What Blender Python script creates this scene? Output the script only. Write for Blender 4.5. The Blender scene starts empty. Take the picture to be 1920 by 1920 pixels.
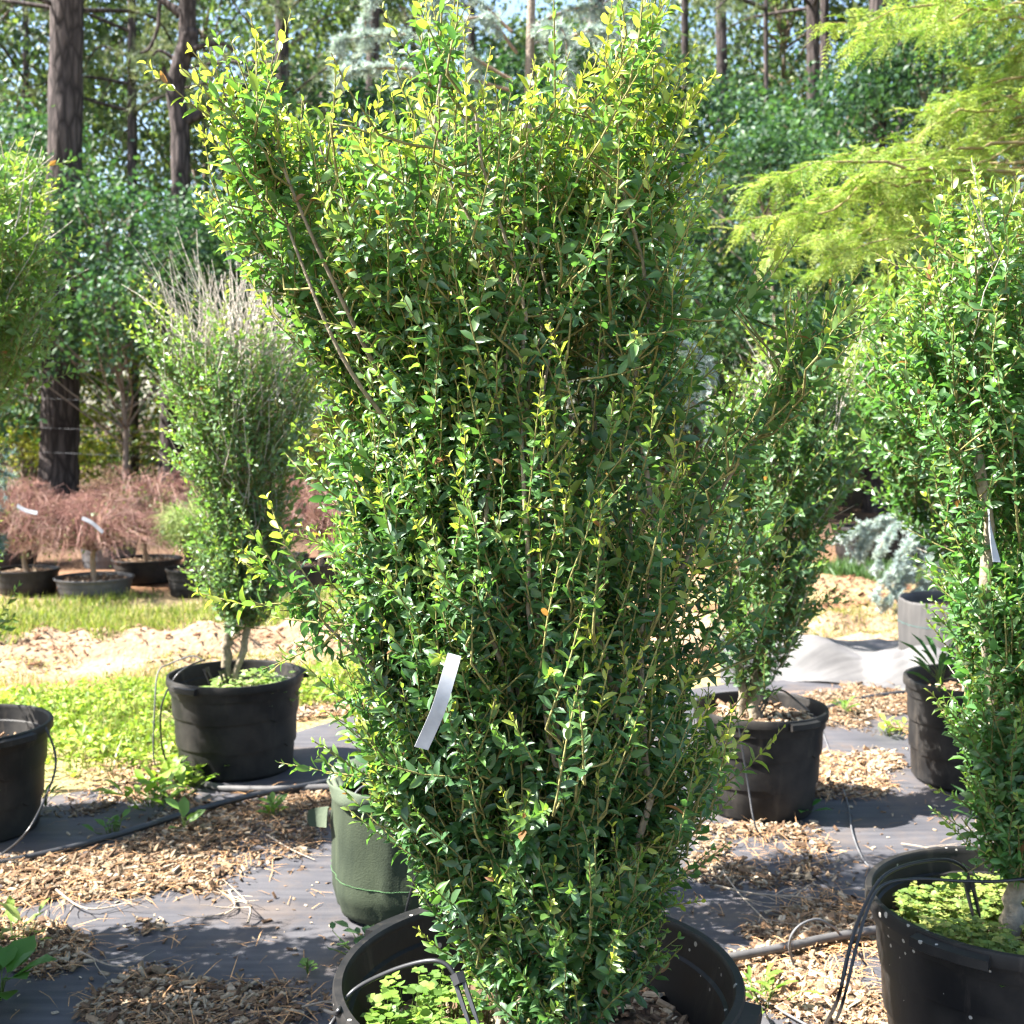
import bpy, math, random
import numpy as np
from mathutils import Matrix, Vector

# ------------------------------------------------------------------ camera, sky, sun
SC = bpy.context.scene
COL = SC.collection
FPX, HPX = 2300.0, 770.0                     # focal length and horizon row in photo pixels (1920 px frame)
CAMH = 1.4
PITCH = math.atan((960 - HPX) / FPX)
cam_d = bpy.data.cameras.new('camera'); cam = bpy.data.objects.new('camera', cam_d); COL.objects.link(cam)
cam.location = (0, 0, CAMH); cam.rotation_euler = (math.pi / 2 - PITCH, 0, 0)
cam_d.sensor_width = 36; cam_d.lens = 36 * FPX / 1920
cam_d.clip_start = .05; cam_d.clip_end = 600
cam_d.dof.use_dof = True; cam_d.dof.focus_distance = 1.85; cam_d.dof.aperture_fstop = 9.0
SC.camera = cam
SUN_EL = 48
SUN_AZ = 3                                  # degrees off a light that crosses the view square from the left
W = bpy.data.worlds.new('World'); SC.world = W; W.use_nodes = True
wn = W.node_tree.nodes; wl = W.node_tree.links
sky = wn.new('ShaderNodeTexSky'); sky.sky_type = 'NISHITA'; sky.sun_disc = False
sky.sun_elevation = math.radians(SUN_EL); sky.sun_rotation = math.radians(270 - SUN_AZ)
sky.air_density = 1.0; sky.dust_density = 1.5; sky.ozone_density = 1.0
wl.new(sky.outputs[0], wn['Background'].inputs[0]); wn['Background'].inputs[1].default_value = 0.08
sd = bpy.data.lights.new('sun', 'SUN'); sd.energy = 5.0; sd.angle = math.radians(.53); sd.color = (1, .965, .90)
sun = bpy.data.objects.new('sun', sd); COL.objects.link(sun)
sun.rotation_euler = (0, -math.radians(90 - SUN_EL), math.radians(SUN_AZ)); sun.location = (-20, 0, 20)
SC.view_settings.view_transform = 'Standard'; SC.view_settings.look = 'None'
SC.view_settings.gamma = 1; SC.view_settings.exposure = 2.6
SC.render.engine = 'CYCLES'
cy = SC.cycles
cy.max_bounces = 6; cy.diffuse_bounces = 3; cy.glossy_bounces = 2; cy.transmission_bounces = 4; cy.transparent_max_bounces = 4
cy.use_denoising = True; cy.caustics_reflective = False; cy.caustics_refractive = False
cy.sample_clamp_indirect = 6; cy.use_adaptive_sampling = True; cy.adaptive_threshold = .02; cy.filter_width = 1.3

RNG = np.random.default_rng(7)
random.seed(7)

# ------------------------------------------------------------------ pixel helpers (a pixel gives a direction)
def ray(px, py):
    u = (px - 960) / FPX; v = -(py - 960) / FPX
    return np.array([u, math.cos(PITCH) + v * math.sin(PITCH), -math.sin(PITCH) + v * math.cos(PITCH)])
def P(px, py, depth):
    r = ray(px, py); return np.array([0, 0, CAMH]) + r * (depth / r[1])
def G(px, py, z=0.0):
    r = ray(px, py); return np.array([0, 0, CAMH]) + r * ((z - CAMH) / r[2])
def project(p):
    p = np.asarray(p) - np.array([0, 0, CAMH])
    zc = p[..., 1] * math.cos(PITCH) - p[..., 2] * math.sin(PITCH)
    yc = p[..., 1] * math.sin(PITCH) + p[..., 2] * math.cos(PITCH)
    return 960 + FPX * p[..., 0] / zc, 960 - FPX * yc / zc, zc

# ------------------------------------------------------------------ cheap vector noise
class VN:
    def __init__(s, seed):
        r = np.random.default_rng(seed)
        s.k = r.normal(size=(14, 3)); s.ph = r.uniform(0, 6.283, 14)
        s.k *= (np.linspace(.6, 2.2, 14) / np.linalg.norm(s.k, axis=1))[:, None]
    def __call__(s, p, f=1.0):
        p = np.asarray(p, float)
        return np.sin(p @ s.k.T * f * 3.0 + s.ph).sum(-1) / 5.0
N1, N2, N3 = VN(1), VN(2), VN(3)

# ------------------------------------------------------------------ materials
def mat(name, rough=.6, spec=.3):
    m = bpy.data.materials.new(name); m.use_nodes = True
    b = m.node_tree.nodes['Principled BSDF']
    b.inputs['Roughness'].default_value = rough; b.inputs['Specular IOR Level'].default_value = spec
    return m, m.node_tree.nodes, m.node_tree.links, b
def nd(n, t, **kw):
    o = n.new(t)
    for k, v in kw.items():
        if k in o.inputs.keys(): o.inputs[k].default_value = v
        else: setattr(o, k, v)
    return o
def ramp(n, stops):
    r = n.new('ShaderNodeValToRGB'); e = r.color_ramp.elements
    while len(e) < len(stops): e.new(.5)
    for el, (p, c) in zip(e, stops):
        el.position = p; el.color = (*c, 1)
    return r
def coords(n): return n.new('ShaderNodeTexCoord').outputs['Object']

def leaf_material(name, rough=.32, spec=.5, trans=.35, tcol=(1.15, 1.25, .6)):
    m, n, l, b = mat(name, rough, spec)
    a = nd(n, 'ShaderNodeAttribute', attribute_name='col')
    l.new(a.outputs['Color'], b.inputs['Base Color'])
    t = n.new('ShaderNodeBsdfTranslucent')
    mx = n.new('ShaderNodeMix'); mx.data_type = 'RGBA'; mx.blend_type = 'MULTIPLY'
    mx.inputs[0].default_value = 1; mx.inputs[7].default_value = (*tcol, 1)
    l.new(a.outputs['Color'], mx.inputs[6]); l.new(mx.outputs[2], t.inputs['Color'])
    sh = n.new('ShaderNodeMixShader'); sh.inputs[0].default_value = trans
    l.new(b.outputs[0], sh.inputs[1]); l.new(t.outputs[0], sh.inputs[2])
    l.new(sh.outputs[0], n['Material Output'].inputs[0])
    return m
def attr_material(name, rough=.75, spec=.2, bump=0, bscale=60):
    m, n, l, b = mat(name, rough, spec)
    a = nd(n, 'ShaderNodeAttribute', attribute_name='col')
    nz = nd(n, 'ShaderNodeTexNoise', Scale=bscale, Detail=5.0)
    l.new(coords(n), nz.inputs['Vector'])
    mx = n.new('ShaderNodeMix'); mx.data_type = 'RGBA'; mx.blend_type = 'MULTIPLY'; mx.inputs[0].default_value = .6
    r = ramp(n, [(.3, (.45, .45, .45)), (.7, (1.3, 1.3, 1.3))])
    l.new(nz.outputs['Fac'], r.inputs[0]); l.new(a.outputs['Color'], mx.inputs[6]); l.new(r.outputs[0], mx.inputs[7])
    l.new(mx.outputs[2], b.inputs['Base Color'])
    if bump:
        bp = nd(n, 'ShaderNodeBump', Strength=bump, Distance=.01)
        l.new(nz.outputs['Fac'], bp.inputs['Height']); l.new(bp.outputs[0], b.inputs['Normal'])
    return m
M = {}
M['leaf'] = leaf_material('glossy_leaf', .45, 1.0, .50)
M['soft'] = leaf_material('soft_leaf', .5, .35, .42)
M['wood_leaf'] = leaf_material('woodland_leaf', .48, .4, .42)
M['needle'] = leaf_material('needle', .5, .3, .25, (1.1, 1.15, .8))
M['bark'] = attr_material('bark', .85, .15, .6, 70)
M['chip'] = attr_material('wood_chip', .85, .15, .4, 120)

def pine_bark():
    m, n, l, b = mat('pine_bark', .9, .12)
    c = coords(n); mp = nd(n, 'ShaderNodeMapping'); mp.inputs['Scale'].default_value = (7, 7, 1.6); l.new(c, mp.inputs[0])
    v = nd(n, 'ShaderNodeTexVoronoi', feature='DISTANCE_TO_EDGE', Scale=1.6); l.new(mp.outputs[0], v.inputs['Vector'])
    nz = nd(n, 'ShaderNodeTexNoise', Scale=6.0, Detail=8.0); l.new(mp.outputs[0], nz.inputs['Vector'])
    r = ramp(n, [(0, (.028, .023, .022)), (.12, (.085, .068, .064)), (.5, (.15, .122, .118))])
    ad = nd(n, 'ShaderNodeMath', operation='MULTIPLY'); l.new(v.outputs[0], ad.inputs[0]); l.new(nz.outputs['Fac'], ad.inputs[1])
    l.new(ad.outputs[0], r.inputs[0]); l.new(r.outputs[0], b.inputs['Base Color'])
    bp = nd(n, 'ShaderNodeBump', Strength=1.0, Distance=.05); l.new(ad.outputs[0], bp.inputs['Height']); l.new(bp.outputs[0], b.inputs['Normal'])
    return m
M['pine_bark'] = pine_bark()

def pot_plastic(name, base=.009, dust=.7, specks=.0):
    m, n, l, b = mat(name, .5, .22)
    c = coords(n)
    nz = nd(n, 'ShaderNodeTexNoise', Scale=5.0, Detail=8.0, Roughness=.65); l.new(c, nz.inputs['Vector'])
    r = ramp(n, [(.42, (base, base, base * 1.08)), (.75, (base + .05 * dust, base + .043 * dust, base + .036 * dust))])
    l.new(nz.outputs['Fac'], r.inputs[0])
    mp = nd(n, 'ShaderNodeMapping'); mp.inputs['Scale'].default_value = (9, 9, 1.2); l.new(c, mp.inputs[0])
    sc = nd(n, 'ShaderNodeTexNoise', Scale=2.2, Detail=10.0, Roughness=.7); l.new(mp.outputs[0], sc.inputs['Vector'])
    rs = ramp(n, [(.56, (0, 0, 0)), (.74, (.75,) * 3)]); l.new(sc.outputs['Fac'], rs.inputs[0])
    ms = n.new('ShaderNodeMix'); ms.data_type = 'RGBA'; l.new(rs.outputs[0], ms.inputs[0]); l.new(r.outputs[0], ms.inputs[6]); ms.inputs[7].default_value = (.062, .052, .043, 1)
    out = ms.outputs[2]
    if specks:
        v = nd(n, 'ShaderNodeTexVoronoi', Scale=34.0); l.new(c, v.inputs['Vector'])
        n2 = nd(n, 'ShaderNodeTexNoise', Scale=7.0, Detail=2.0); l.new(c, n2.inputs['Vector'])
        th = nd(n, 'ShaderNodeMapRange'); th.inputs['From Min'].default_value = .42; th.inputs['From Max'].default_value = .72; th.inputs['To Max'].default_value = specks * 1.1; l.new(n2.outputs['Fac'], th.inputs[0])
        lt = nd(n, 'ShaderNodeMath', operation='LESS_THAN'); l.new(v.outputs['Distance'], lt.inputs[0]); l.new(th.outputs[0], lt.inputs[1])
        mx = n.new('ShaderNodeMix'); mx.data_type = 'RGBA'; l.new(lt.outputs[0], mx.inputs[0]); l.new(out, mx.inputs[6]); mx.inputs[7].default_value = (.33, .31, .28, 1)
        out = mx.outputs[2]
    l.new(out, b.inputs['Base Color'])
    rr = ramp(n, [(.3, (.42,) * 3), (.75, (.7,) * 3)]); l.new(nz.outputs['Fac'], rr.inputs[0]); l.new(rr.outputs[0], b.inputs['Roughness'])
    bp = nd(n, 'ShaderNodeBump', Strength=.12, Distance=.01); l.new(nz.outputs['Fac'], bp.inputs['Height']); l.new(bp.outputs[0], b.inputs['Normal'])
    return m
M['pot'] = pot_plastic('black_plastic')
M['pot_speck'] = pot_plastic('speckled_black_plastic', .008, .5, .20)
M['pot_dusty'] = pot_plastic('dusty_grey_plastic', .06, 1.6)

def fabric(name, c0, c1, weave=260, bump=.4, rough=.8, silt=0):
    m, n, l, b = mat(name, rough, .25)
    c = coords(n)
    nz = nd(n, 'ShaderNodeTexNoise', Scale=3.2, Detail=9.0, Roughness=.6); l.new(c, nz.inputs['Vector'])
    mp = nd(n, 'ShaderNodeMapping'); mp.inputs['Scale'].default_value = (1.5, 26, 1); mp.inputs['Rotation'].default_value = (0, 0, .12); l.new(c, mp.inputs[0])
    st = nd(n, 'ShaderNodeTexNoise', Scale=1.6, Detail=6.0); l.new(mp.outputs[0], st.inputs['Vector'])
    ad = nd(n, 'ShaderNodeMath', operation='ADD'); l.new(nz.outputs['Fac'], ad.inputs[0]); l.new(st.outputs['Fac'], ad.inputs[1])
    hf = nd(n, 'ShaderNodeMath', operation='MULTIPLY'); hf.inputs[1].default_value = .5; l.new(ad.outputs[0], hf.inputs[0])
    r = ramp(n, [(.36, c0), (.66, c1)]); l.new(hf.outputs[0], r.inputs[0]); l.new(r.outputs[0], b.inputs['Base Color'])
    if silt:   # dried silt washed over the cloth
        n3 = nd(n, 'ShaderNodeTexNoise', Scale=1.7, Detail=12.0, Roughness=.72); l.new(c, n3.inputs['Vector'])
        r3 = ramp(n, [(.50, (0, 0, 0)), (.64, (silt,) * 3)]); l.new(n3.outputs['Fac'], r3.inputs[0])
        mx = n.new('ShaderNodeMix'); mx.data_type = 'RGBA'; l.new(r3.outputs[0], mx.inputs[0]); l.new(r.outputs[0], mx.inputs[6]); mx.inputs[7].default_value = (.135, .10, .075, 1)
        l.new(mx.outputs[2], b.inputs['Base Color'])
    w = nd(n, 'ShaderNodeTexNoise', Scale=weave, Detail=1.0); l.new(c, w.inputs['Vector'])
    bp = nd(n, 'ShaderNodeBump', Strength=bump, Distance=.002); l.new(w.outputs['Fac'], bp.inputs['Height']); l.new(bp.outputs[0], b.inputs['Normal'])
    return m
M['mat'] = fabric('weed_barrier_fabric', (.040, .040, .047), (.088, .084, .090), 320, .35, .62, .55)
M['bag'] = fabric('green_bag_fabric', (.020, .028, .018), (.055, .068, .040), 240, .5, .85)
M['bag_flap'] = fabric('pale_green_bag_cloth', (.06, .078, .052), (.105, .125, .082), 240, .5, .85)  # same cloth settings as the bag, in a paler green
M['grey_bag'] = fabric('grey_bag_fabric', (.050, .048, .047), (.085, .080, .076), 240, .4, .7)
M['crumple'] = fabric('silvery_worn_fabric', (.075, .072, .072), (.16, .153, .15), 240, .4, .5)

def soil_mat():
    m, n, l, b = mat('potting_soil', .95, .1)
    c = coords(n); nz = nd(n, 'ShaderNodeTexNoise', Scale=45.0, Detail=8.0); l.new(c, nz.inputs['Vector'])
    r = ramp(n, [(.3, (.04, .026, .018)), (.55, (.13, .085, .055)), (.75, (.24, .17, .115))]); l.new(nz.outputs['Fac'], r.inputs[0]); l.new(r.outputs[0], b.inputs['Base Color'])
    bp = nd(n, 'ShaderNodeBump', Strength=1.0, Distance=.02); l.new(nz.outputs['Fac'], bp.inputs['Height']); l.new(bp.outputs[0], b.inputs['Normal'])
    return m
M['soil'] = soil_mat()
def plain(name, c, rough=.5, spec=.4):
    m, n, l, b = mat(name, rough, spec)
    nz = nd(n, 'ShaderNodeTexNoise', Scale=30.0, Detail=4.0); l.new(coords(n), nz.inputs['Vector'])
    r = ramp(n, [(.3, tuple(x * .75 for x in c)), (.7, tuple(min(1, x * 1.2) for x in c))]); l.new(nz.outputs['Fac'], r.inputs[0]); l.new(r.outputs[0], b.inputs['Base Color'])
    return m
M['tube'] = plain('black_tubing', (.02, .02, .022), .38, .5)
M['tube_grey'] = plain('faded_grey_tubing', (.11, .11, .115), .55, .4)
M['pipe'] = plain('black_poly_pipe', (.03, .03, .032), .42, .5)
M['pipe_grey'] = plain('sun_bleached_pipe', (.085, .08, .078), .6, .4)
M['tag'] = plain('white_plastic_tag', (.36, .37, .39), .45, .4)
M['wire'] = plain('galvanised_wire', (.14, .14, .15), .4, .5)
M['thread'] = plain('pale_green_thread', (.08, .17, .07), .7, .2)
M['teal'] = plain('teal_thread', (.06, .2, .18), .7, .2)

def ground_mat():
    m, n, l, b = mat('sandy_clay', .95, .1)
    c = coords(n)
    nz = nd(n, 'ShaderNodeTexNoise', Scale=.9, Detail=9.0, Roughness=.62); l.new(c, nz.inputs['Vector'])
    fine = nd(n, 'ShaderNodeTexNoise', Scale=30.0, Detail=6.0); l.new(c, fine.inputs['Vector'])
    sp = n.new('ShaderNodeSeparateXYZ'); l.new(c, sp.inputs[0])
    # depth of a point across the cart track, which runs slightly askew
    xs = nd(n, 'ShaderNodeMath', operation='MULTIPLY_ADD'); xs.inputs[1].default_value = -.17; l.new(sp.outputs[0], xs.inputs[0]); l.new(sp.outputs[1], xs.inputs[2])
    dn = nd(n, 'ShaderNodeMath', operation='MULTIPLY_ADD'); dn.inputs[1].default_value = .9; l.new(nz.outputs['Fac'], dn.inputs[0]); l.new(xs.outputs[0], dn.inputs[2])
    mr = nd(n, 'ShaderNodeMapRange'); mr.inputs['From Min'].default_value = 5; mr.inputs['From Max'].default_value = 15; l.new(dn.outputs[0], mr.inputs[0])
    straw, sand, clay, dark = (.25, .205, .095), (.27, .19, .12), (.18, .088, .046), (.07, .045, .03)
    r = ramp(n, [(.0, straw), (.17, straw), (.21, clay), (.235, sand), (.28, sand), (.30, clay), (.325, sand), (.36, sand), (.385, clay), (.43, straw), (.50, (.25, .18, .10)), (.57, (.24, .13, .07)), (.68, (.15, .085, .05)), (.9, dark)])
    l.new(mr.outputs[0], r.inputs[0])
    mx = n.new('ShaderNodeMix'); mx.data_type = 'RGBA'; mx.blend_type = 'MULTIPLY'; mx.inputs[0].default_value = .8
    r2 = ramp(n, [(.3, (.62, .62, .62)), (.6, (1.15, 1.15, 1.15))]); l.new(fine.outputs['Fac'], r2.inputs[0])
    l.new(r.outputs[0], mx.inputs[6]); l.new(r2.outputs[0], mx.inputs[7]); l.new(mx.outputs[2], b.inputs['Base Color'])
    bp = nd(n, 'ShaderNodeBump', Strength=.7, Distance=.03); l.new(fine.outputs['Fac'], bp.inputs['Height']); l.new(bp.outputs[0], b.inputs['Normal'])
    return m
M['ground'] = ground_mat()

# ------------------------------------------------------------------ mesh building
class MB:
    def __init__(s): s.v = []; s.c = []; s.f = []; s.n = 0
    def add(s, V, F, col=(.5, .5, .5)):
        V = np.asarray(V, np.float32).reshape(-1, 3); k = len(V)
        for f in F:
            if len(f): s.f.append(np.asarray(f, np.int32) + s.n)
        c = np.asarray(col, np.float32)
        if c.ndim == 1: c = np.broadcast_to(c, (k, 3))
        s.v.append(V); s.c.append(c); s.n += k
    def mesh(s, name, material, smooth=True, sharp=0):
        V = np.concatenate(s.v); C = np.concatenate(s.c)
        me = bpy.data.meshes.new(name)
        tot = np.concatenate([np.full(len(f), f.shape[1], np.int32) for f in s.f])
        idx = np.concatenate([f.ravel() for f in s.f])
        me.vertices.add(len(V)); me.vertices.foreach_set('co', V.ravel())
        me.loops.add(len(idx)); me.loops.foreach_set('vertex_index', idx)
        me.polygons.add(len(tot)); me.polygons.foreach_set('loop_start', np.concatenate([[0], np.cumsum(tot)[:-1]]).astype(np.int32))
        me.polygons.foreach_set('use_smooth', np.full(len(tot), smooth))
        a = me.attributes.new('col', 'FLOAT_COLOR', 'POINT')
        a.data.foreach_set('color', np.concatenate([C, np.ones((len(C), 1), np.float32)], 1).ravel())
        me.update(calc_edges=True)
        if sharp: me.set_sharp_from_angle(angle=math.radians(sharp))
        me.materials.append(M[material] if isinstance(material, str) else material)
        return me
    def obj(s, name, material, parent=None, smooth=True, loc=None, sharp=0):
        return link(name, s.mesh(name, material, smooth, sharp), parent, loc)
def link(name, data, parent=None, loc=None):
    o = bpy.data.objects.new(name, data); COL.objects.link(o)
    if parent is not None: o.parent = parent
    if loc is not None: o.location = Vector([float(x) for x in loc])
    return o
def tag(o, label, cat, group=None):
    o['label'] = label; o['category'] = cat
    if group: o['group'] = group
    return o
def thing(name, label, cat, loc=(0, 0, 0), group=None):
    return tag(link(name, None, None, loc), label, cat, group)
def structure(o): o['kind'] = 'structure'; return o
def stuff(o): o['kind'] = 'stuff'; return o
def copy_tree(o, parent=None):
    c = o.copy(); COL.objects.link(c); c.parent = parent
    for ch in list(o.children): copy_tree(ch, c)
    return c
def norm(a): return a / np.maximum(np.linalg.norm(a, axis=-1, keepdims=True), 1e-9)

def tubes(mb, Pt, R, seg=5, col=(.2, .16, .12)):
    """Pt (N,K,3), R (N,K): N tubes of K rings."""
    Pt = np.asarray(Pt, float); R = np.asarray(R, float)
    if Pt.ndim == 2: Pt = Pt[None]; R = np.broadcast_to(R, (1, Pt.shape[1])) if R.ndim < 2 else R
    N, K, _ = Pt.shape
    T = norm(np.gradient(Pt, axis=1))
    ref = np.where(np.abs(T[..., 2:3]) > .9, np.array([1., 0, 0]), np.array([0, 0, 1.]))
    ref = np.broadcast_to(ref[:, K // 2:K // 2 + 1], T.shape)
    A = norm(np.cross(T, ref)); B = np.cross(T, A)
    an = np.arange(seg) * 2 * math.pi / seg
    V = Pt[:, :, None] + R[:, :, None, None] * (np.cos(an)[:, None] * A[:, :, None] + np.sin(an)[:, None] * B[:, :, None])
    base = (np.arange(N) * K * seg)[:, None, None] + (np.arange(K - 1) * seg)[:, None]
    j = np.arange(seg); j2 = (j + 1) % seg
    F = np.stack([base + j, base + j2, base + seg + j2, base + seg + j], -1).reshape(-1, 4)
    c = np.asarray(col, np.float32)
    if c.ndim == 2: c = np.repeat(c, K * seg, 0)
    mb.add(V, [F], c)
def smooth_line(pts, k):
    pts = np.asarray(pts, float); m = len(pts)
    p = np.concatenate([[2 * pts[0] - pts[1]], pts, [2 * pts[-1] - pts[-2]]])
    out = []
    for t in np.linspace(0, m - 1 - 1e-6, k):
        i = int(t); f = t - i; a, b, c, d = p[i:i + 4]
        out.append(.5 * ((2 * b) + (c - a) * f + (2 * a - 5 * b + 4 * c - d) * f * f + (3 * b - a - 3 * c + d) * f ** 3))
    return np.array(out)

# leaf templates: x across (units of width), y along (units of length), z normal (units of length)
LEAF8 = (np.array([[0, 0, 0], [-.42, .3, .05], [0, .3, 0.0], [.42, .3, .05], [-.45, .66, .05], [0, .66, -.02], [.45, .66, .05], [0, 1, -.10]]),
         [np.array([[0, 2, 1], [0, 3, 2], [4, 5, 7], [5, 6, 7]]), np.array([[1, 2, 5, 4], [2, 3, 6, 5]])])
LEAF12 = (np.array([[0, 0, 0], [-.34, .16, .03], [0, .16, 0], [.34, .16, .03], [-.5, .45, .05], [0, .45, -.005], [.5, .45, .05], [-.38, .75, .03], [0, .75, -.04], [.38, .75, .03], [0, 1, -.11]]),
          [np.array([[0, 2, 1], [0, 3, 2], [7, 8, 10], [8, 9, 10]]), np.array([[1, 2, 5, 4], [2, 3, 6, 5], [4, 5, 8, 7], [5, 6, 9, 8]])])
LEAF4 = (np.array([[0, 0, 0], [-.5, .5, .04], [0, 1, -.06], [.5, .5, .04]]), [np.array([[0, 2, 1], [0, 3, 2]])])
BLADE = (np.array([[-.5, 0, 0], [.5, 0, 0], [.4, .55, .02], [-.4, .55, .02], [0, 1, -.12]]), [np.array([[0, 1, 2, 3]]), np.array([[3, 2, 4]])])
NEEDLE = (np.array([[-.5, 0, 0], [.5, 0, 0], [0, 1, 0]]), [np.array([[0, 1, 2]])])
def leaves(mb, pos, y, n, L, Wd, col, T):
    y = norm(y); x = norm(np.cross(y, n)); n = np.cross(x, y)
    V = pos[:, None] + T[0][None, :, 0:1] * Wd[:, None, None] * x[:, None] + T[0][None, :, 1:2] * L[:, None, None] * y[:, None] + T[0][None, :, 2:3] * L[:, None, None] * n[:, None]
    k = len(T[0]); off = (np.arange(len(pos)) * k)[:, None, None]
    mb.add(V, [(f[None] + off).reshape(-1, f.shape[1]) for f in T[1]], np.repeat(np.asarray(col, np.float32), k, 0))
def rdir(n, rng=RNG): return norm(rng.normal(size=(n, 3)))

# ------------------------------------------------------------------ ground, weed barrier
def axis(lo, hi, fine_lo, fine_hi, step, ncoarse=14):
    a = fine_lo - np.geomspace(step, fine_lo - lo, ncoarse)[::-1] if lo < fine_lo else np.array([])
    b = fine_hi + np.geomspace(step, hi - fine_hi, ncoarse)
    return np.concatenate([a, np.arange(fine_lo, fine_hi + 1e-6, step), b])
def grid(mb, X, Y, Z, col=(.5, .5, .5)):
    h, w = X.shape; i = np.arange((h - 1) * w).reshape(h - 1, w)[:, :-1].ravel()
    mb.add(np.stack([X, Y, Z], -1), [np.stack([i, i + 1, i + w + 1, i + w], 1)], col)
def ground_z(x, y):
    x = np.asarray(x, float); y = np.asarray(y, float)
    p = np.stack([x, y, 0 * x], -1)
    on = np.clip((y - 5.9) / .5, 0, 1) * np.clip((14 - y) / 3, 0, 1)
    t = y - .17 * x
    rut = 0
    for c, wd, h in ((7.0, .07, .04), (7.18, .09, -.03), (7.40, .08, .07), (7.62, .13, -.05), (7.92, .09, .05), (9.0, .16, -.03)):
        rut = rut + h * np.exp(-((t - c - .06 * N1(p, .9)) / wd) ** 2) * (1 + .9 * N2(p, 6))
    return on * (rut + .012 * N1(p, 2.2)) - .002
gb = MB()
X, Y = np.meshgrid(axis(-250, 250, -5, 5, .08), axis(-200, 300, 5.5, 10.5, .05))
grid(gb, X, Y, ground_z(X, Y)); structure(gb.obj('ground', 'ground'))

edge_px = [(-700, 1500), (0, 1500), (150, 1492), (330, 1470), (420, 1412), (560, 1372), (660, 1350), (760, 1325), (1250, 1300), (1480, 1262), (1700, 1240), (1920, 1215), (2500, 1190)]
edge = np.array([G(*p)[:2] for p in edge_px])
def mat_edge(x): return np.interp(x, edge[:, 0], edge[:, 1])
def mat_z(x, y):
    p = np.stack([x, y, 0 * np.asarray(x)], -1)
    return .010 + .006 * N1(p, 1.3) * .6 + .003 * N2(p * np.array([.35, 1.6, 1]) + .2 * N3(p, .7)[..., None], 1.3)
mb_ = MB()
xs = np.linspace(-4.5, 5.5, 190); vs = np.linspace(0, 1, 150)
X = np.repeat(xs[None], 150, 0); yb = mat_edge(xs) + .07 * N3(np.stack([xs, 0 * xs, 0 * xs], -1), 2.4)
Y = -1.5 + (yb[None] + 1.5) * vs[:, None]
Z = mat_z(X, Y); Z = np.maximum(Z, .003); Z[-1] = .0005
grid(mb_, X, Y, Z); structure(mb_.obj('weed_mat', 'mat'))

# ------------------------------------------------------------------ pots
def lathe(mb, prof, seg=56, tilt=None, col=(.5, .5, .5)):
    prof = np.asarray(prof, float); an = np.arange(seg) * 2 * math.pi / seg
    K = len(prof); V = np.zeros((K, seg, 3))
    V[..., 0] = prof[:, 0:1] * np.cos(an); V[..., 1] = prof[:, 0:1] * np.sin(an); V[..., 2] = prof[:, 1:2]
    if tilt is not None:
        for i, t in enumerate(tilt): V[i, :, 2] += t * (((an * 2.5 / math.pi + .3 * (i // 3)) % 1) * 2 - 1)
    j = np.arange(seg); j2 = (j + 1) % seg; b = (np.arange(K - 1) * seg)[:, None]
    mb.add(V, [np.stack([b + j, b + j2, b + seg + j2, b + seg + j], -1).reshape(-1, 4)], col)
def disc(mb, r, z, bump, seed, rings=9, seg=40, col=(.5, .5, .5)):
    rr = np.linspace(0, r, rings)[1:]; an = np.arange(seg) * 2 * math.pi / seg
    V = np.stack([rr[:, None] * np.cos(an), rr[:, None] * np.sin(an), np.zeros((rings - 1, seg)) + z], -1)
    V[..., 2] += bump * VN(seed)(V, 5)
    V = np.concatenate([[[0, 0, z]], V.reshape(-1, 3)])
    j = np.arange(seg); j2 = (j + 1) % seg
    F = [np.stack([0 * j, 1 + j, 1 + j2], 1)]
    b = 1 + (np.arange(rings - 2) * seg)[:, None]
    F.append(np.stack([b + j, b + seg + j, b + seg + j2, b + j2], -1).reshape(-1, 4))
    mb.add(V, F, col)
def box(mb, c, hx, hy, hz, rz=0, col=(.5, .5, .5)):
    s = np.array([[x, y, z] for x in (-1, 1) for y in (-1, 1) for z in (-1, 1)], float) * (hx, hy, hz)
    ca, sa = math.cos(rz), math.sin(rz); R = np.array([[ca, -sa, 0], [sa, ca, 0], [0, 0, 1]])
    mb.add(s @ R.T + np.asarray(c), [np.array([[0, 1, 3, 2], [4, 6, 7, 5], [0, 4, 5, 1], [2, 3, 7, 6], [0, 2, 6, 4], [1, 5, 7, 3]])], col)
def chips(mb, pos, size, rng, pal, up=.25):
    n = len(pos); y = rdir(n, rng); y[:, 2] *= up; nn = np.tile([0, 0, 1.], (n, 1)) + .35 * rng.normal(size=(n, 3))
    L = size * np.clip(np.exp(rng.normal(-.12, .45, n)), .3, 2.4); Wd = L * rng.uniform(.25, .6, n)
    pal = np.asarray(pal); c = pal[rng.integers(0, len(pal), n)] * rng.uniform(.7, 1.25, (n, 1))
    T = (np.array([[-.5, 0, 0], [.5, 0, 0], [.45, 1, .05], [-.4, .95, 0], [-.4, .05, .14], [.4, .05, .14], [.36, .95, .2], [-.33, .9, .14]]),
         [np.array([[4, 5, 6, 7], [0, 1, 5, 4], [1, 2, 6, 5], [2, 3, 7, 6], [3, 0, 4, 7]])])
    leaves(mb, pos, y, nn, L, Wd, c, T)
CHIP = [(.34, .24, .15), (.22, .14, .085), (.13, .08, .05), (.44, .34, .23), (.28, .17, .10), (.52, .42, .30)]
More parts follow.
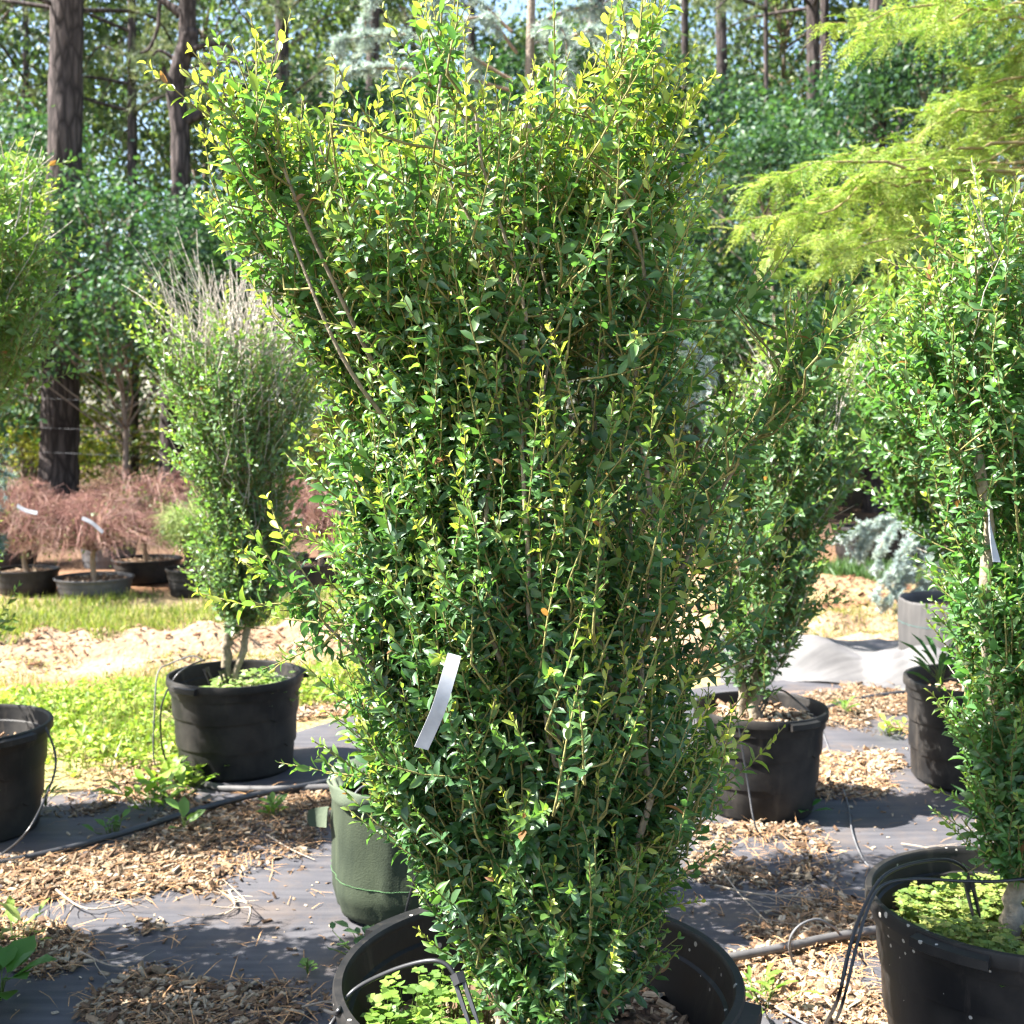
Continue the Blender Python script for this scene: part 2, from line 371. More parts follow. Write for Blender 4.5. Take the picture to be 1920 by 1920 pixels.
def pot(name, label, loc, R, H, material='pot', soil=.72, handles=(-2.2, .9), seg=64, group=None, mulch=600, ribs=True, seed=1, base=.80):
    t = thing(name, label, 'pot', loc, group)
    b = MB(); w = .012
    o = lambda f: base * R + (.955 - base) * R * f
    prof = [(0.001, .004), (base * R * .96, 0), (base * R, .012), (o(.30) - .002, .30 * H), (o(.30) + .004, .302 * H), (o(.34) + .004, .34 * H), (o(.60) - .002, .60 * H), (o(.60) + .004, .602 * H), (o(.64) + .004, .64 * H), (o(.83) - .001, .83 * H), (o(.83) + .006, .833 * H), (.968 * R, .925 * H)]
    tl = [0, 0, 0, .007, .007, .004, .007, .007, .004, .003, .003, 0]
    lathe(b, prof, seg, tl if ribs else None)
    lathe(b, [(.945 * R, .965 * H), (.925 * R, .86 * H), (.905 * R, .85 * H), (o(.62) - w * 1.6, .60 * H), (o(.5) - w * 2.6, .5 * H), (o(.2) - w * 2, .2 * H)], seg)
    b.obj('body', material, t, sharp=28)
    r = MB()
    lathe(r, [(.966 * R, .918 * H), (.998 * R, .922 * H), (R, .93 * H), (R, .985 * H), (.992 * R, H), (.955 * R, H), (.944 * R, .985 * H), (.944 * R, .955 * H)], seg)
    rim = r.obj('rim', material, t, sharp=50)
    for a in handles:
        hb = MB(); k = 9
        an = a + np.linspace(-.24, .24, k)
        rows = []
        for rr, zz in ((.99 * R, .985 * H), (1.075 * R, .975 * H), (1.08 * R, .925 * H), (1.06 * R, .915 * H), (.985 * R, .915 * H)):
            rows.append(np.stack([rr * np.cos(an), rr * np.sin(an), np.full(k, zz)], 1))
        V = np.array(rows); m_ = len(rows)
        i = (np.arange(m_ - 1)[:, None] * k + np.arange(k - 1)).ravel()
        hb.add(V, [np.stack([i, i + k, i + k + 1, i + 1], 1), np.array([[0, k, 2 * k, 3 * k, 4 * k], [5 * k - 1, 4 * k - 1, 3 * k - 1, 2 * k - 1, k - 1]])])
        hb.obj('handle', material, rim, smooth=False)
    s = MB(); rs = (o(soil) - w * 1.5) * .99
    disc(s, rs, soil * H, .010, seed); s.obj('soil', 'soil', t)
    if mulch:
        rng = np.random.default_rng(seed); cb = MB()
        a = rng.uniform(0, 6.283, mulch); q = rs * .96 * np.sqrt(rng.uniform(0, 1, mulch))
        pos = np.stack([q * np.cos(a), q * np.sin(a), soil * H + rng.uniform(.0, .014, mulch)], 1)
        chips(cb, pos, .02, rng, CHIP); stuff(cb.obj('mulch', 'chip', t, False))
    return t

MZ = .012   # top of the weed mat
def gp(px, py): q = G(px, py); return (q[0], q[1], MZ)
PC = (.047, 2.12, MZ)          # centre pot
pot('plant_pot', 'big black plastic pot holding the tallest leafy shrub, white specks inside', PC, .365, .385, 'pot_speck', .62, (2.35, -.5), 88, 'black nursery pots', 1500, seed=2)
PR = (1.06, 2.50, MZ)
pot('plant_pot', 'black pot full of clover with two thin hoses draped over its rim', PR, .307, .37, 'pot_speck', .70, (-2.35, .6), 80, 'black nursery pots', 500, seed=3)
PL = (-1.075, 4.70, MZ)
pot('plant_pot', 'black ribbed pot of the forked-trunk shrub beside the clover bank', PL, .262, .372, 'pot', .70, (-2.15, .45), 72, 'black nursery pots', 500, seed=4, base=.82)
PF = (-1.80, 3.98, MZ)
pot('plant_pot', 'black pot with one thin hose hanging down beside the black main pipe', PF, .268, .36, 'pot', .70, (-.6, 2.4), 64, 'black nursery pots', 300, seed=5)
PM = (.87, 4.22, MZ)
pot('plant_pot', 'black pot with a thick pale trunk next to the straw-covered mat', PM, .232, .36, 'pot', .86, (-1.1, 1.9), 64, 'black nursery pots', 700, seed=6)
PB = (1.76, 4.55, MZ)
pot('plant_pot', 'dark dusty pot half hidden behind the clover-filled pot shrub', PB, .275, .385, 'pot', .80, (.5,), 64, 'black nursery pots', 300, seed=7, base=.86)
PO = (-1.62, 2.74, MZ)         # stands just left of the view: its shade falls into it
pot('plant_pot', 'black pot standing left of the bare mat, casting round shade', PO, .32, .40, 'pot', .7, (.5,), 48, 'black nursery pots', 0, seed=8)

# green grow bag
def bag(name, label, loc, R, H, material, seed, thread, zt):
    t = thing(name, label, 'grow bag', loc)
    nz = VN(seed); b = MB(); seg, K = 72, 26
    an = np.arange(seg) * 2 * math.pi / seg; zz = np.concatenate([np.linspace(0, 1, K), [.99, .9, .75]])
    rr = np.concatenate([.90 + .10 * np.clip(np.linspace(0, 1, K) * 5, 0, 1), [.975, .97, .96]]); rr[0] = .82
    V = np.zeros((len(zz), seg, 3))
    pp = np.stack([np.cos(an)[None] * 1.3 + 0 * zz[:, None], np.sin(an)[None] * 1.3 + 0 * zz[:, None], zz[:, None] * .7 + 0 * an[None]], -1)
    rad = R * rr[:, None] * (1 + .028 * nz(pp, 1.4) + .022 * nz(pp * np.array([1, 1, .3]), 3.4) + .012 * nz(pp * np.array([1, 1, .6]), 8.0))
    V[..., 0] = rad * np.cos(an); V[..., 1] = rad * np.sin(an); V[..., 2] = zz[:, None] * H * (1 + .02 * nz(pp, 1.0))
    j = np.arange(seg); j2 = (j + 1) % seg; bb = (np.arange(len(zz) - 1) * seg)[:, None]
    b.add(V, [np.stack([bb + j, bb + j2, bb + seg + j2, bb + seg + j], -1).reshape(-1, 4)])
    b.obj('body', material, t)
    s = MB(); disc(s, R * .95, H * .8, .012, seed); s.obj('soil', 'soil', t)
    i = int(round(zt * (K - 1)))
    tb = MB(); q = V[i] * np.array([1.006, 1.006, 1]); q = np.concatenate([q, q[:1]]); tubes(tb, q, np.full(len(q), .0009), 4); tb.obj('seam_thread', thread, t)
    return t
BG = gp(748, 1722)
BG = (-.30, 3.36, MZ)
bt = bag('grow_bag', 'dark green fabric grow bag with a folded pale green top edge', BG, .205, .365, 'bag', 31, 'thread', .33)
def sheet(mb, rows, thick=.004):
    rows = np.array([smooth_line(r, 14) for r in rows]); rows = np.array([smooth_line(rows[:, i], 10) for i in range(rows.shape[1])])
    h, w, _ = rows.shape; nrm = norm(np.cross(np.gradient(rows, axis=0), np.gradient(rows, axis=1)))
    for s_ in (1, -1):
        V = rows + nrm * thick * .5 * s_
        i = np.arange((h - 1) * w).reshape(h - 1, w)[:, :-1].ravel()
        mb.add(V, [np.stack([i, i + 1, i + w + 1, i + w], 1)[:, ::s_]])
dB = np.array(BG)
def bl(px, py, d): return P(px, py, d) - dB
def collar(a0, a1, prof, seed, name):      # a stretch of the bag's top edge folded over, given as (radius, height) offsets
    nzc = VN(seed); rows = []
    an = np.radians(np.linspace(a0, a1, 9))
    for k, (rr_, zz_) in enumerate(prof):
        f = np.sin(np.linspace(0, math.pi, 9)) ** .5 if k else np.ones(9)
        r_ = .205 * (1 + (rr_ - 1) * f) * (1 + .03 * nzc(np.stack([np.cos(an), np.sin(an), 0 * an + k * .5], 1), 2.2)); z_ = .362 + zz_ * f + .012 * nzc(np.stack([np.cos(an), np.sin(an), 0 * an + k], 1), 2.0) * (k > 0)
        rows.append(np.stack([r_ * np.cos(an), r_ * np.sin(an), z_], 1))
    m_ = MB(); sheet(m_, rows); m_.obj(name, 'bag_flap', bt)
collar(85, 212, [(1.0, .0), (.98, .020), (.86, .024), (.70, -.005)], 5, 'folded_flap')
collar(190, 252, [(1.0, .0), (1.03, .010), (1.06, -.006), (1.05, -.040)], 6, 'drooping_flap')
fl = MB()
sheet(fl, [[bl(578, 1519, 3.32), bl(596, 1514, 3.32), bl(616, 1512, 3.30)], [bl(576, 1534, 3.32), bl(594, 1533, 3.32), bl(614, 1533, 3.29)], [bl(580, 1549, 3.32), bl(596, 1550, 3.32), bl(613, 1552, 3.28)]])
fl.obj('side_flap', 'bag_flap', bt)
GB = gp(1800, 1240)
bag('grow_bag', 'pale grey fabric grow bag with a teal thread beside crumpled fabric', (2.48, 6.75, 0), .31, .36, 'grey_bag', 33, 'teal', .66)

# crumpled fabric edge
cf = MB()
u, v = np.meshgrid(np.linspace(0, 1, 70), np.linspace(0, 1, 34))
A = [G(1350, 1285), G(1480, 1282), G(1620, 1292), G(1790, 1312)]; B = [G(1350, 1200), G(1500, 1212), G(1640, 1205), G(1800, 1215)]
A = smooth_line(A, 70); B = smooth_line(B, 70)
X = A[None, :, 0] * (1 - v) + B[None, :, 0] * v; Y = A[None, :, 1] * (1 - v) + B[None, :, 1] * v
pp = np.stack([X, Y, 0 * X], -1)
Z = .11 * np.exp(-((v - .14 - .05 * np.sin(u * 7)) / .09) ** 2) + .15 * np.abs(N2(pp * np.array([1.3, .8, 1]), .8)) * np.sin(v * math.pi) + .05 * np.abs(N1(pp, 2.0)) + .03 * np.abs(N3(pp, 4.2))
Z *= np.clip(np.sin(math.pi * np.clip(v, .02, .98)) * 2.5, 0, 1); Z += .006
grid(cf, X, Y, Z)
tag(cf.obj('crumpled_fabric', 'crumple'), 'crumpled silvery fabric edge bunched up between mat and dry grass', 'fabric')

# ------------------------------------------------------------------ shrubs
def from_px(rows, depth): # (py, left px, right px) -> (z, centre x, half width)
    out = []
    for py, l, r in rows:
        a, b = P(l, py, depth), P(r, py, depth); out.append((a[2], (a[0] + b[0]) / 2, (b[0] - a[0]) / 2))
    return np.array(sorted(out))
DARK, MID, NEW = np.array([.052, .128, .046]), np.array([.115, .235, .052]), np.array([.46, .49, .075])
def shrub(name, label, base, prof, nstem, nshoot, leaf, seed, depth_ratio=.85, T=LEAF8, tipgold=.6, bare=0, spread=.07, split_leaves=0, step=.0125,
          stem_r=.010, trunk=None, extra=(), density=.0, length=(.07, .19), dark=DARK, cap=None, limbs=(), lobes=.17, cat='shrub', group='broadleaf shrubs in pots', dead=.004, sparse_top=0, up=1.0):
    rng = np.random.default_rng(seed); nz = VN(seed)
    t = thing(name, label, cat, base, group); base = np.asarray(base, float)
    z0, z1 = prof[0, 0], prof[-1, 0]
    zs = np.linspace(z0, z1, 60); cx = np.interp(zs, prof[:, 0], prof[:, 1]); rx = np.interp(zs, prof[:, 0], prof[:, 2])
    def env(z): return np.interp(z, zs, cx), np.interp(z, zs, rx)
    tr_top = base if trunk is None else np.asarray(trunk[-1][-1])
    stems = []; bb = MB()
    STC = np.array([.26, .215, .155])
    starts = [base] if trunk is None else [np.asarray(tk[-1]) for tk in trunk]
    if trunk is not None:
        for tk, (ra, rb) in zip(trunk, [(stem_r * 3.0, stem_r * 2.2)] + [(stem_r * 2.0, stem_r * 1.3)] * 9):
            ln = smooth_line(tk, 14); ln[1:-1] += rng.normal(size=(12, 3)) * .004
            o = MB(); tubes(o, ln - base, np.linspace(ra, rb, 14)[None] * (1 + .08 * rng.normal(size=(1, 14))), 12, STC); o.obj('trunk', 'bark', t)
            stems.append((ln[8:], rb))
    for k in range(nstem):
        s0 = starts[k % len(starts)]
        a = 2.4 * k + rng.uniform(-.4, .4); f = math.sqrt((k + .5) / nstem) * .86; top = z1 - (z1 - z0) * rng.uniform(.02, .40) * (.4 + f)
        zz = np.linspace(s0[2], top, 22); c, r = env(zz)
        sp = spread if trunk is None else .012
        w = np.clip((zz - s0[2]) / (.30 * (z1 - z0)), 0, 1) ** .8
        x = (s0[0] + sp * math.cos(a)) * (1 - w) + w * (c + f * r * math.cos(a)); y = (s0[1] + sp * math.sin(a)) * (1 - w) + w * (base[1] + f * r * depth_ratio * math.sin(a))
        ln = np.stack([x, y, zz], 1); ln[2:] += .014 * np.stack([nz(ln[2:] + k, 3), nz(ln[2:] + 9 + k, 3), 0 * zz[2:]], 1)
        rad = np.linspace(stem_r * rng.uniform(.7, 1.15), .0022, 22)
        o = MB(); tubes(o, ln - base, rad[None], 7, STC * rng.uniform(.75, 1.2)); o.obj('stem', 'bark', t)
        stems.append((ln[4:], .004))
    for lm in limbs:
        ln = smooth_line(lm, 22); o = MB(); tubes(o, ln - base, np.linspace(.0048, .0018, 22)[None], 6, STC * .8); o.obj('stem', 'bark', t); stems.append((ln, .003))
    nodes = np.concatenate([s for s, _ in stems])
    # shoots
    n = nshoot * 3
    pz = np.interp(zs, prof[:, 0], prof[:, 2]) + .03; cdf = np.cumsum(pz); cdf /= cdf[-1]
    z = np.interp(rng.uniform(0, 1, n), cdf, zs); th = rng.uniform(0, 6.283, n)
    topness = np.clip((z - (z1 - .25 * (z1 - z0))) / (.25 * (z1 - z0)), 0, 1)
    rho = rng.uniform(0, 1, n) ** np.where(topness > .3, .5, .36)
    c, r = env(z); Ls = rng.uniform(*length, n)
    lump = 1 + lobes * nz(np.stack([np.cos(th), np.sin(th), z * 2.2], -1), 1.3)
    q = np.stack([c + rho * lump * r * np.cos(th), base[1] + rho * lump * r * depth_ratio * np.sin(th), z - Ls * .75], 1)
    keep = nz(q, 2.1) + rng.normal(size=n) * .4 > density
    keep &= q[:, 2] > z0 - .02
    if cap is not None: keep &= q[:, 2] + Ls * .9 < np.interp(q[:, 0], cap[:, 0], cap[:, 1]) + rng.normal(size=n) * .035
    keep &= rng.uniform(0, 1, n) > topness * .35
    if sparse_top: Ls = Ls * (1 + .9 * topness)
    q = q[keep][:nshoot]; th = th[keep][:nshoot]; Ls = Ls[keep][:nshoot]; rho = rho[keep][:nshoot]; topn = topness[keep][:nshoot]
    outw = np.stack([np.cos(th), np.sin(th) * .9, 0 * th], 1)
    d = norm(np.array([0, 0, up]) + outw * (rho * .6)[:, None] + .40 * rng.normal(size=q.shape))
    for (eq, ed, eL) in extra:
        q = np.concatenate([q, [eq]]); d = np.concatenate([d, norm(np.array([ed]))]); Ls = np.append(Ls, eL); rho = np.append(rho, 1); topn = np.append(topn, .35)
    n = len(q)
    nb = np.zeros((n, 3)); left = np.arange(n)
    near = np.min(np.linalg.norm(q[:, None] - nodes[None], axis=2), 1)
    for chunk in np.array_split(left[np.argsort(near)], 5):      # nearest shoots first; later ones may spring from earlier ones
        hz = np.linalg.norm(q[chunk][:, None, :2] - nodes[None, :, :2], axis=2); dz = q[chunk][:, None, 2] - nodes[None, :, 2]
        cost = hz * 1.3 + .9 * np.abs(dz - hz * 1.3 - .03) + np.where(dz < .015, 2 + np.abs(dz), 0) + 3 * np.maximum(np.hypot(hz, dz) - .10, 0)
        nb[chunk] = nodes[np.argmin(cost, 1)]
        nodes = np.concatenate([nodes, q[chunk]])
    m1 = nb * .55 + q * .45 - d * .0 + np.array([0, 0, -.015]); m2 = q - d * .03
    e1 = q + d * Ls[:, None] * .5 + rng.normal(size=q.shape) * .004; e2 = q + d * Ls[:, None] + np.array([0, 0, .01])
    K = np.stack([nb, m1, m2, q, e1, e2], 1)
    rad = np.array([.0024, .0021, .0019, .0016, .0013, .0009])[None] * rng.uniform(.7, 1.25, (n, 1))
    tw = MB(); bare_m = rng.uniform(0, 1, n) < bare * np.clip(.28 + 1.3 * topn, 0, 1.25) if bare else np.zeros(n, bool)
    tc = np.where(bare_m[:, None], np.array([.52, .46, .39]), np.array([.22, .20, .075])) * rng.uniform(.7, 1.2, (n, 1))
    tubes(tw, K - base, rad, 4, tc); o = tw.obj('twig_work', 'bark', t); stuff(o)
    # leaves in opposite pairs
    pos, yd, nn, LL, cc = [], [], [], [], []
    sprig = rng.uniform(0, 1, n) < .30 + .5 * topn
    gold = np.where(sprig, rng.uniform(.7, 1.1, n), rng.uniform(0, .4, n)).clip(0, 1) * tipgold
    act = ~bare_m
    maxp = int((length[1] * 1.6 + .08) / step)
    ref = norm(np.cross(d, rdir(n, rng))); ref2 = np.cross(d, ref)
    for i in range(maxp):
        s = (i + .5) * step - .06
        m = act & (s < Ls + .005)
        if not m.any(): break
        k = m.sum(); fr = s / Ls[m]
        back = norm(m1[m] - q[m]); pb = q[m] + back * np.minimum(-s, np.linalg.norm(m1[m] - q[m], axis=1) * 1.2)[:, None]
        w = np.clip(fr, 0, 1)[:, None]
        pb = np.where(fr[:, None] > 0, q[m] + (K[m, 5] - q[m]) * w + 4 * w * (1 - w) * (K[m, 4] - (q[m] + K[m, 5]) / 2), pb)
        a0 = (i % 2) * math.pi / 2 + rng.normal(size=k) * .25
        for sd_ in (1, -1):
            al = rng.uniform(0, 1, k) > .12
            rd = sd_ * (np.cos(a0)[:, None] * ref[m] + np.sin(a0)[:, None] * ref2[m])
            phi = np.radians(np.clip(66 - 34 * np.clip(fr, 0, 1) + rng.normal(size=k) * 12, 12, 95))[:, None]
            y_ = np.cos(phi) * d[m] + np.sin(phi) * rd
            n_ = np.sin(phi) * d[m] - np.cos(phi) * rd + .60 * rng.normal(size=(k, 3))
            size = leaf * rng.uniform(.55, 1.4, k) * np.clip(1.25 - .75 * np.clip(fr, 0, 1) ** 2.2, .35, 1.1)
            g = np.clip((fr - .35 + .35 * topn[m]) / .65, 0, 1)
            c_ = dark * rng.uniform(.75, 1.5, (k, 1)); mm = np.clip(g * 1.3 + .30 * gold[m] + .40 * np.clip((pb[:, 2] - z0) / (z1 - z0) * 1.8 - .7, 0, 1) + rng.normal(size=k) * .15, 0, 1)[:, None]  # lighter upwards: young growth plus sun on the upper crown put into colour
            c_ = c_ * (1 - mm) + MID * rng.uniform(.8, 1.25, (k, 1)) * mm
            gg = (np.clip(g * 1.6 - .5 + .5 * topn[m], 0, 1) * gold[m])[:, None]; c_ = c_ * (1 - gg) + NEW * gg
            de = rng.uniform(0, 1, k) < dead; c_[de] = np.array([.26, .12, .05])
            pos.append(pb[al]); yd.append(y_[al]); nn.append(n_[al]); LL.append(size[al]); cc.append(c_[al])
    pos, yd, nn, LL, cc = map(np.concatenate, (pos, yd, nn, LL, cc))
    Wd = LL * rng.uniform(.37, .47, len(LL)) * (1.2 if T is LEAF4 else 1)
    big = np.zeros(len(pos), bool)
    if split_leaves:
        mid = pos + norm(yd) * LL[:, None] * .5
        px, py, dep = project(mid)
        cell = (px // 9).astype(int) * 4000 + (py // 9).astype(int)
        order = np.lexsort((dep, cell)); first = np.ones(len(order), bool); first[1:] = cell[order][1:] != cell[order][:-1]
        front = order[first]
        view = norm(mid - np.array([0, 0, CAMH])); nx = norm(np.cross(norm(yd), nn)); nr = np.cross(nx, norm(yd))
        score = np.abs((nr * view).sum(1)) * (LL / dep) ** 2
        ok = front[(px[front] > 0) & (px[front] < 1920) & (py[front] > 0) & (py[front] < 1920)]
        big[ok[np.argsort(-score[ok])][:split_leaves]] = True
    fo = MB(); m = ~big
    curl = m & (rng.uniform(0, 1, len(m)) < .4)
    if T is LEAF12:      # some leaves arch more and cup along the midrib
        T2 = (T[0] * np.array([.92, 1, 1]) + np.stack([0 * T[0][:, 0], 0 * T[0][:, 0], -.30 * T[0][:, 1] ** 2 + .16 * np.abs(T[0][:, 0])], 1), T[1])
        leaves(fo, pos[curl] - base, yd[curl], nn[curl], LL[curl], Wd[curl], cc[curl], T2); m = m & ~curl
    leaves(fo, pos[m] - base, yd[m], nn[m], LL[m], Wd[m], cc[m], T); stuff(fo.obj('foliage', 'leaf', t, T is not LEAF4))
    if split_leaves:
        pal = [dark, dark * 1.5, MID * .8, MID * 1.2, MID * .6 + NEW * .3, NEW * .8]
        ms = []
        for c in pal:
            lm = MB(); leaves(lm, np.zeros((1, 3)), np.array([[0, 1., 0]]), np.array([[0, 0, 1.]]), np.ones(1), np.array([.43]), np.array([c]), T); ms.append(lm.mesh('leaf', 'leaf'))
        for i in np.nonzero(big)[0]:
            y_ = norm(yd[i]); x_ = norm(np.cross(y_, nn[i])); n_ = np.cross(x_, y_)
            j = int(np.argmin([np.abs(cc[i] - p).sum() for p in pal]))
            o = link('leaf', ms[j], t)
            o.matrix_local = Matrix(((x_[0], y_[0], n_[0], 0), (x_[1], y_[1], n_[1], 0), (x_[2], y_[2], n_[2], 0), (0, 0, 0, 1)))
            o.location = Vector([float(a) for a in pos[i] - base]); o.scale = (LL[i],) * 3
    return t

# tallest shrub, centre
D = PC[1]
rows = [(60, 722, 1240), (130, 542, 1266), (220, 462, 1291), (320, 487, 1269), (420, 552, 1279), (520, 612, 1304), (620, 647, 1309), (720, 651, 1264), (820, 626, 1284), (920, 601, 1304), (1040, 606, 1309), (1150, 641, 1274), (1250, 701, 1282), (1380, 731, 1287), (1500, 836, 1287), (1600, 871, 1252), (1700, 906, 1196), (1790, 931, 1170), (1870, 956, 1135)]
pr = from_px(rows, D)
CAP = np.array([P(x, y, D)[[0, 2]] for x, y in [(380, 330), (430, 190), (470, 95), (560, 150), (640, 170), (720, 120), (790, 60), (840, 45), (900, 125), (1000, 120), (1080, 165), (1130, 110), (1200, 60), (1270, 120), (1340, 200), (1400, 400)]])
ex = []
rg = np.random.default_rng(5)
for (px, py, n_, dx, dz, L) in [(1340, 900, 4, .5, .8, .14), (1420, 800, 6, .5, .9, .14), (1480, 730, 14, .3, 1, .16), (1535, 650, 12, .4, .9, .13), (565, 1110, 7, -.7, .5, .15), (590, 1170, 4, -.6, -.2, .13), (470, 260, 8, -.45, .9, .16), (500, 200, 6, -.2, 1, .14), (480, 330, 5, -.6, .8, .14), (820, 130, 12, 0, 1, .15), (1190, 140, 10, .1, 1, .16), (720, 1400, 4, -.8, .3, .10), (1290, 1560, 6, .5, .8, .18), (1330, 1480, 6, .4, .9, .15), (1390, 560, 5, .6, .7, .13)]:
    for i in range(n_):
        a = P(px + rg.normal() * 17, py + rg.normal() * 17, D - .12 + rg.normal() * .07); ex.append((a, np.array([dx + rg.normal() * .3, rg.normal() * .3, dz + rg.normal() * .2]), L * rg.uniform(.7, 1.1)))
for py in range(840, 1520, 55):
    for px in (1040, 1110, 1180, 1245):
        for i in range(2):
            a = P(px + rg.normal() * 30, py + rg.normal() * 28, D - .22 + rg.normal() * .06 + abs(px - 1060) * .0006); ex.append((a, np.array([.15 + rg.normal() * .3, -.15 + rg.normal() * .25, 1 + rg.normal() * .2]), .13 * rg.uniform(.6, 1.3)))
shrub('broadleaf_shrub', 'tallest dense green shrub with golden new tips and a long white tag', (PC[0], PC[1], MZ + .385 * .62), pr, 15, 2900, .0225, 11, .80, LEAF12, 1.0, 0, .085, 300, .0138, .0075, extra=ex, cap=CAP, limbs=[[P(1150, 1300, D - .05), P(1270, 1080, D - .1), P(1370, 890, D - .12), P(1470, 750, D - .12), P(1545, 610, D - .12)], [P(900, 1420, D - .05), P(740, 1290, D - .1), P(620, 1180, D - .12), P(545, 1090, D - .12)], [P(760, 800, D - .03), P(640, 560, D - .10), P(545, 350, D - .13), P(480, 170, D - .12)], [P(820, 900, D - .03), P(660, 700, D - .1), P(560, 480, D - .1), P(500, 300, D - .05)]], density=-.18, length=(.05, .18), lobes=.27)

# right-hand shrub in the clover pot
D = PR[1]
rows = [(330, 1760, 2140), (420, 1745, 2180), (520, 1700, 2200), (640, 1690, 2220), (760, 1700, 2220), (880, 1765, 2200), (980, 1800, 2180), (1100, 1805, 2130), (1220, 1805, 2100), (1340, 1815, 2060), (1450, 1835, 2020), (1560, 1850, 1975), (1610, 1870, 1955)]
pr = from_px(rows, D)
b0 = (PR[0] - .03, PR[1] - .02, MZ + .37 * .70)
tk = [[b0, P(1905, 1660, D), P(1888, 1570, D)], [P(1888, 1570, D), P(1862, 1380, D - .02), P(1850, 1150, D - .06), P(1848, 940, D - .08), P(1800, 740, D - .05)], [P(1888, 1570, D), P(1935, 1380, D), P(1960, 1150, D)]]
shrub('broadleaf_shrub', 'bright green shrub with a pale bare trunk rising from clover', b0, pr, 12, 1350, .0232, 12, .85, LEAF12, .55, .05, .05, 150, .0145, .0075, trunk=tk, density=-.4, length=(.06, .17), dark=np.array([.070, .175, .05]))
# shrub behind it
D = PB[1]
rows = [(480, 1640, 1900), (580, 1618, 1940), (700, 1612, 1960), (820, 1660, 1960), (900, 1710, 1950), (980, 1790, 1930), (1100, 1810, 1920), (1250, 1830, 1900)]
pr = from_px(rows, D); b0 = (PB[0], PB[1], MZ + .385 * .80)
shrub('broadleaf_shrub', 'dense dark green shrub behind the pale-trunked one, wider above than below', b0, pr, 10, 800, .034, 13, .85, LEAF4, .35, .06, .06, 0, .020, .009, density=-.25, length=(.1, .24), dark=np.array([.065, .16, .048]))
# shrub in the middle right pot
D = PM[1]
rows = [(600, 1470, 1590), (670, 1400, 1590), (760, 1350, 1590), (860, 1330, 1580), (960, 1340, 1540), (1060, 1350, 1520), (1150, 1368, 1490), (1230, 1380, 1480), (1290, 1395, 1440)]
pr = from_px(rows, D); b0 = (PM[0] - .02, PM[1], MZ + .36 * .86)
tk = [[b0, P(1418, 1270, D), P(1436, 1170, D)], [P(1436, 1170, D), P(1428, 1080, D), P(1440, 960, D)], [P(1436, 1170, D), P(1475, 1090, D), P(1520, 960, D)], [(b0[0] - .04, b0[1], b0[2]), P(1388, 1240, D), P(1380, 1100, D)]]
shrub('broadleaf_shrub', 'silvery green shrub on a thick pale trunk with bare grey upper twigs', b0, pr, 12, 800, .029, 14, .85, LEAF4, .4, .35, .05, 0, .019, .0085, trunk=tk, density=-.25, length=(.08, .22), dark=np.array([.10, .19, .085]))
# left shrub, forked
D = PL[1]
rows = [(525, 345, 565), (580, 310, 590), (650, 315, 590), (730, 340, 575), (800, 362, 562), (880, 382, 550), (960, 390, 525), (1040, 400, 512), (1110, 412, 498), (1160, 418, 480)]
pr = from_px(rows, D); b0 = (P(418, 1290, D)[0], D, MZ + .372 * .70)
F_ = P(430, 1165, D)
tk = [[b0, P(424, 1230, D), F_], [F_, P(418, 1110, D), P(402, 1020, D), P(390, 930, D)], [F_, P(452, 1120, D), P(460, 1040, D), P(446, 980, D), P(430, 930, D)], [b0 + np.array([.03, 0, 0]), P(462, 1190, D), P(482, 1080, D)]]
shrub('broadleaf_shrub', 'forked-trunk vase-shaped shrub with a haze of bare twigs on top', b0, pr, 16, 1450, .026, 15, .9, LEAF4, .55, .80, .05, 0, .020, .008, trunk=tk, density=-.4, length=(.08, .24), dark=np.array([.12, .20, .085]), sparse_top=1)
# far left shrub
D = PF[1]
rows = [(250, -250, 45), (330, -300, 92), (430, -320, 88), (540, -300, 78), (640, -280, 62), (720, -300, 30), (850, -320, 0), (1000, -320, -15), (1200, -260, -50)]
pr = from_px(rows, D); b0 = (PF[0], PF[1], MZ + .36 * .70)
shrub('broadleaf_shrub', 'leafy olive green shrub with pale twigs above the single-hose pot', b0, pr, 11, 950, .032, 16, .8, LEAF4, .6, .2, .05, 0, .020, .009, density=-.25, length=(.1, .24), dark=np.array([.15, .22, .065]))
D = 3.42
rows = [(760, 800, 1150), (860, 740, 1210), (980, 740, 1230), (1100, 760, 1220), (1220, 770, 1180), (1340, 790, 1120), (1430, 800, 1040)]
pr = from_px(rows, D); b0 = (BG[0] + .06, BG[1], MZ + .31)
shrub('broadleaf_shrub', 'shaded shrub growing in the green bag, seen through the tallest shrub', b0, pr, 9, 500, .027, 18, .8, LEAF4, .4, 0, .05, 0, .017, .008, density=-.4)
# shrub left of view, throws the dappled shade over the bare mat
b0 = (PO[0], PO[1], MZ + .28)
pr = np.array([(.40, PO[0], .16), (.7, PO[0], .36), (1.1, PO[0], .36), (1.45, PO[0], .28)])
shrub('broadleaf_shrub', 'low leafy shrub in the pot left of the bare mat', b0, pr, 8, 900, .036, 17, 1.2, LEAF4, .4, 0, .05, 0, .018, .008)

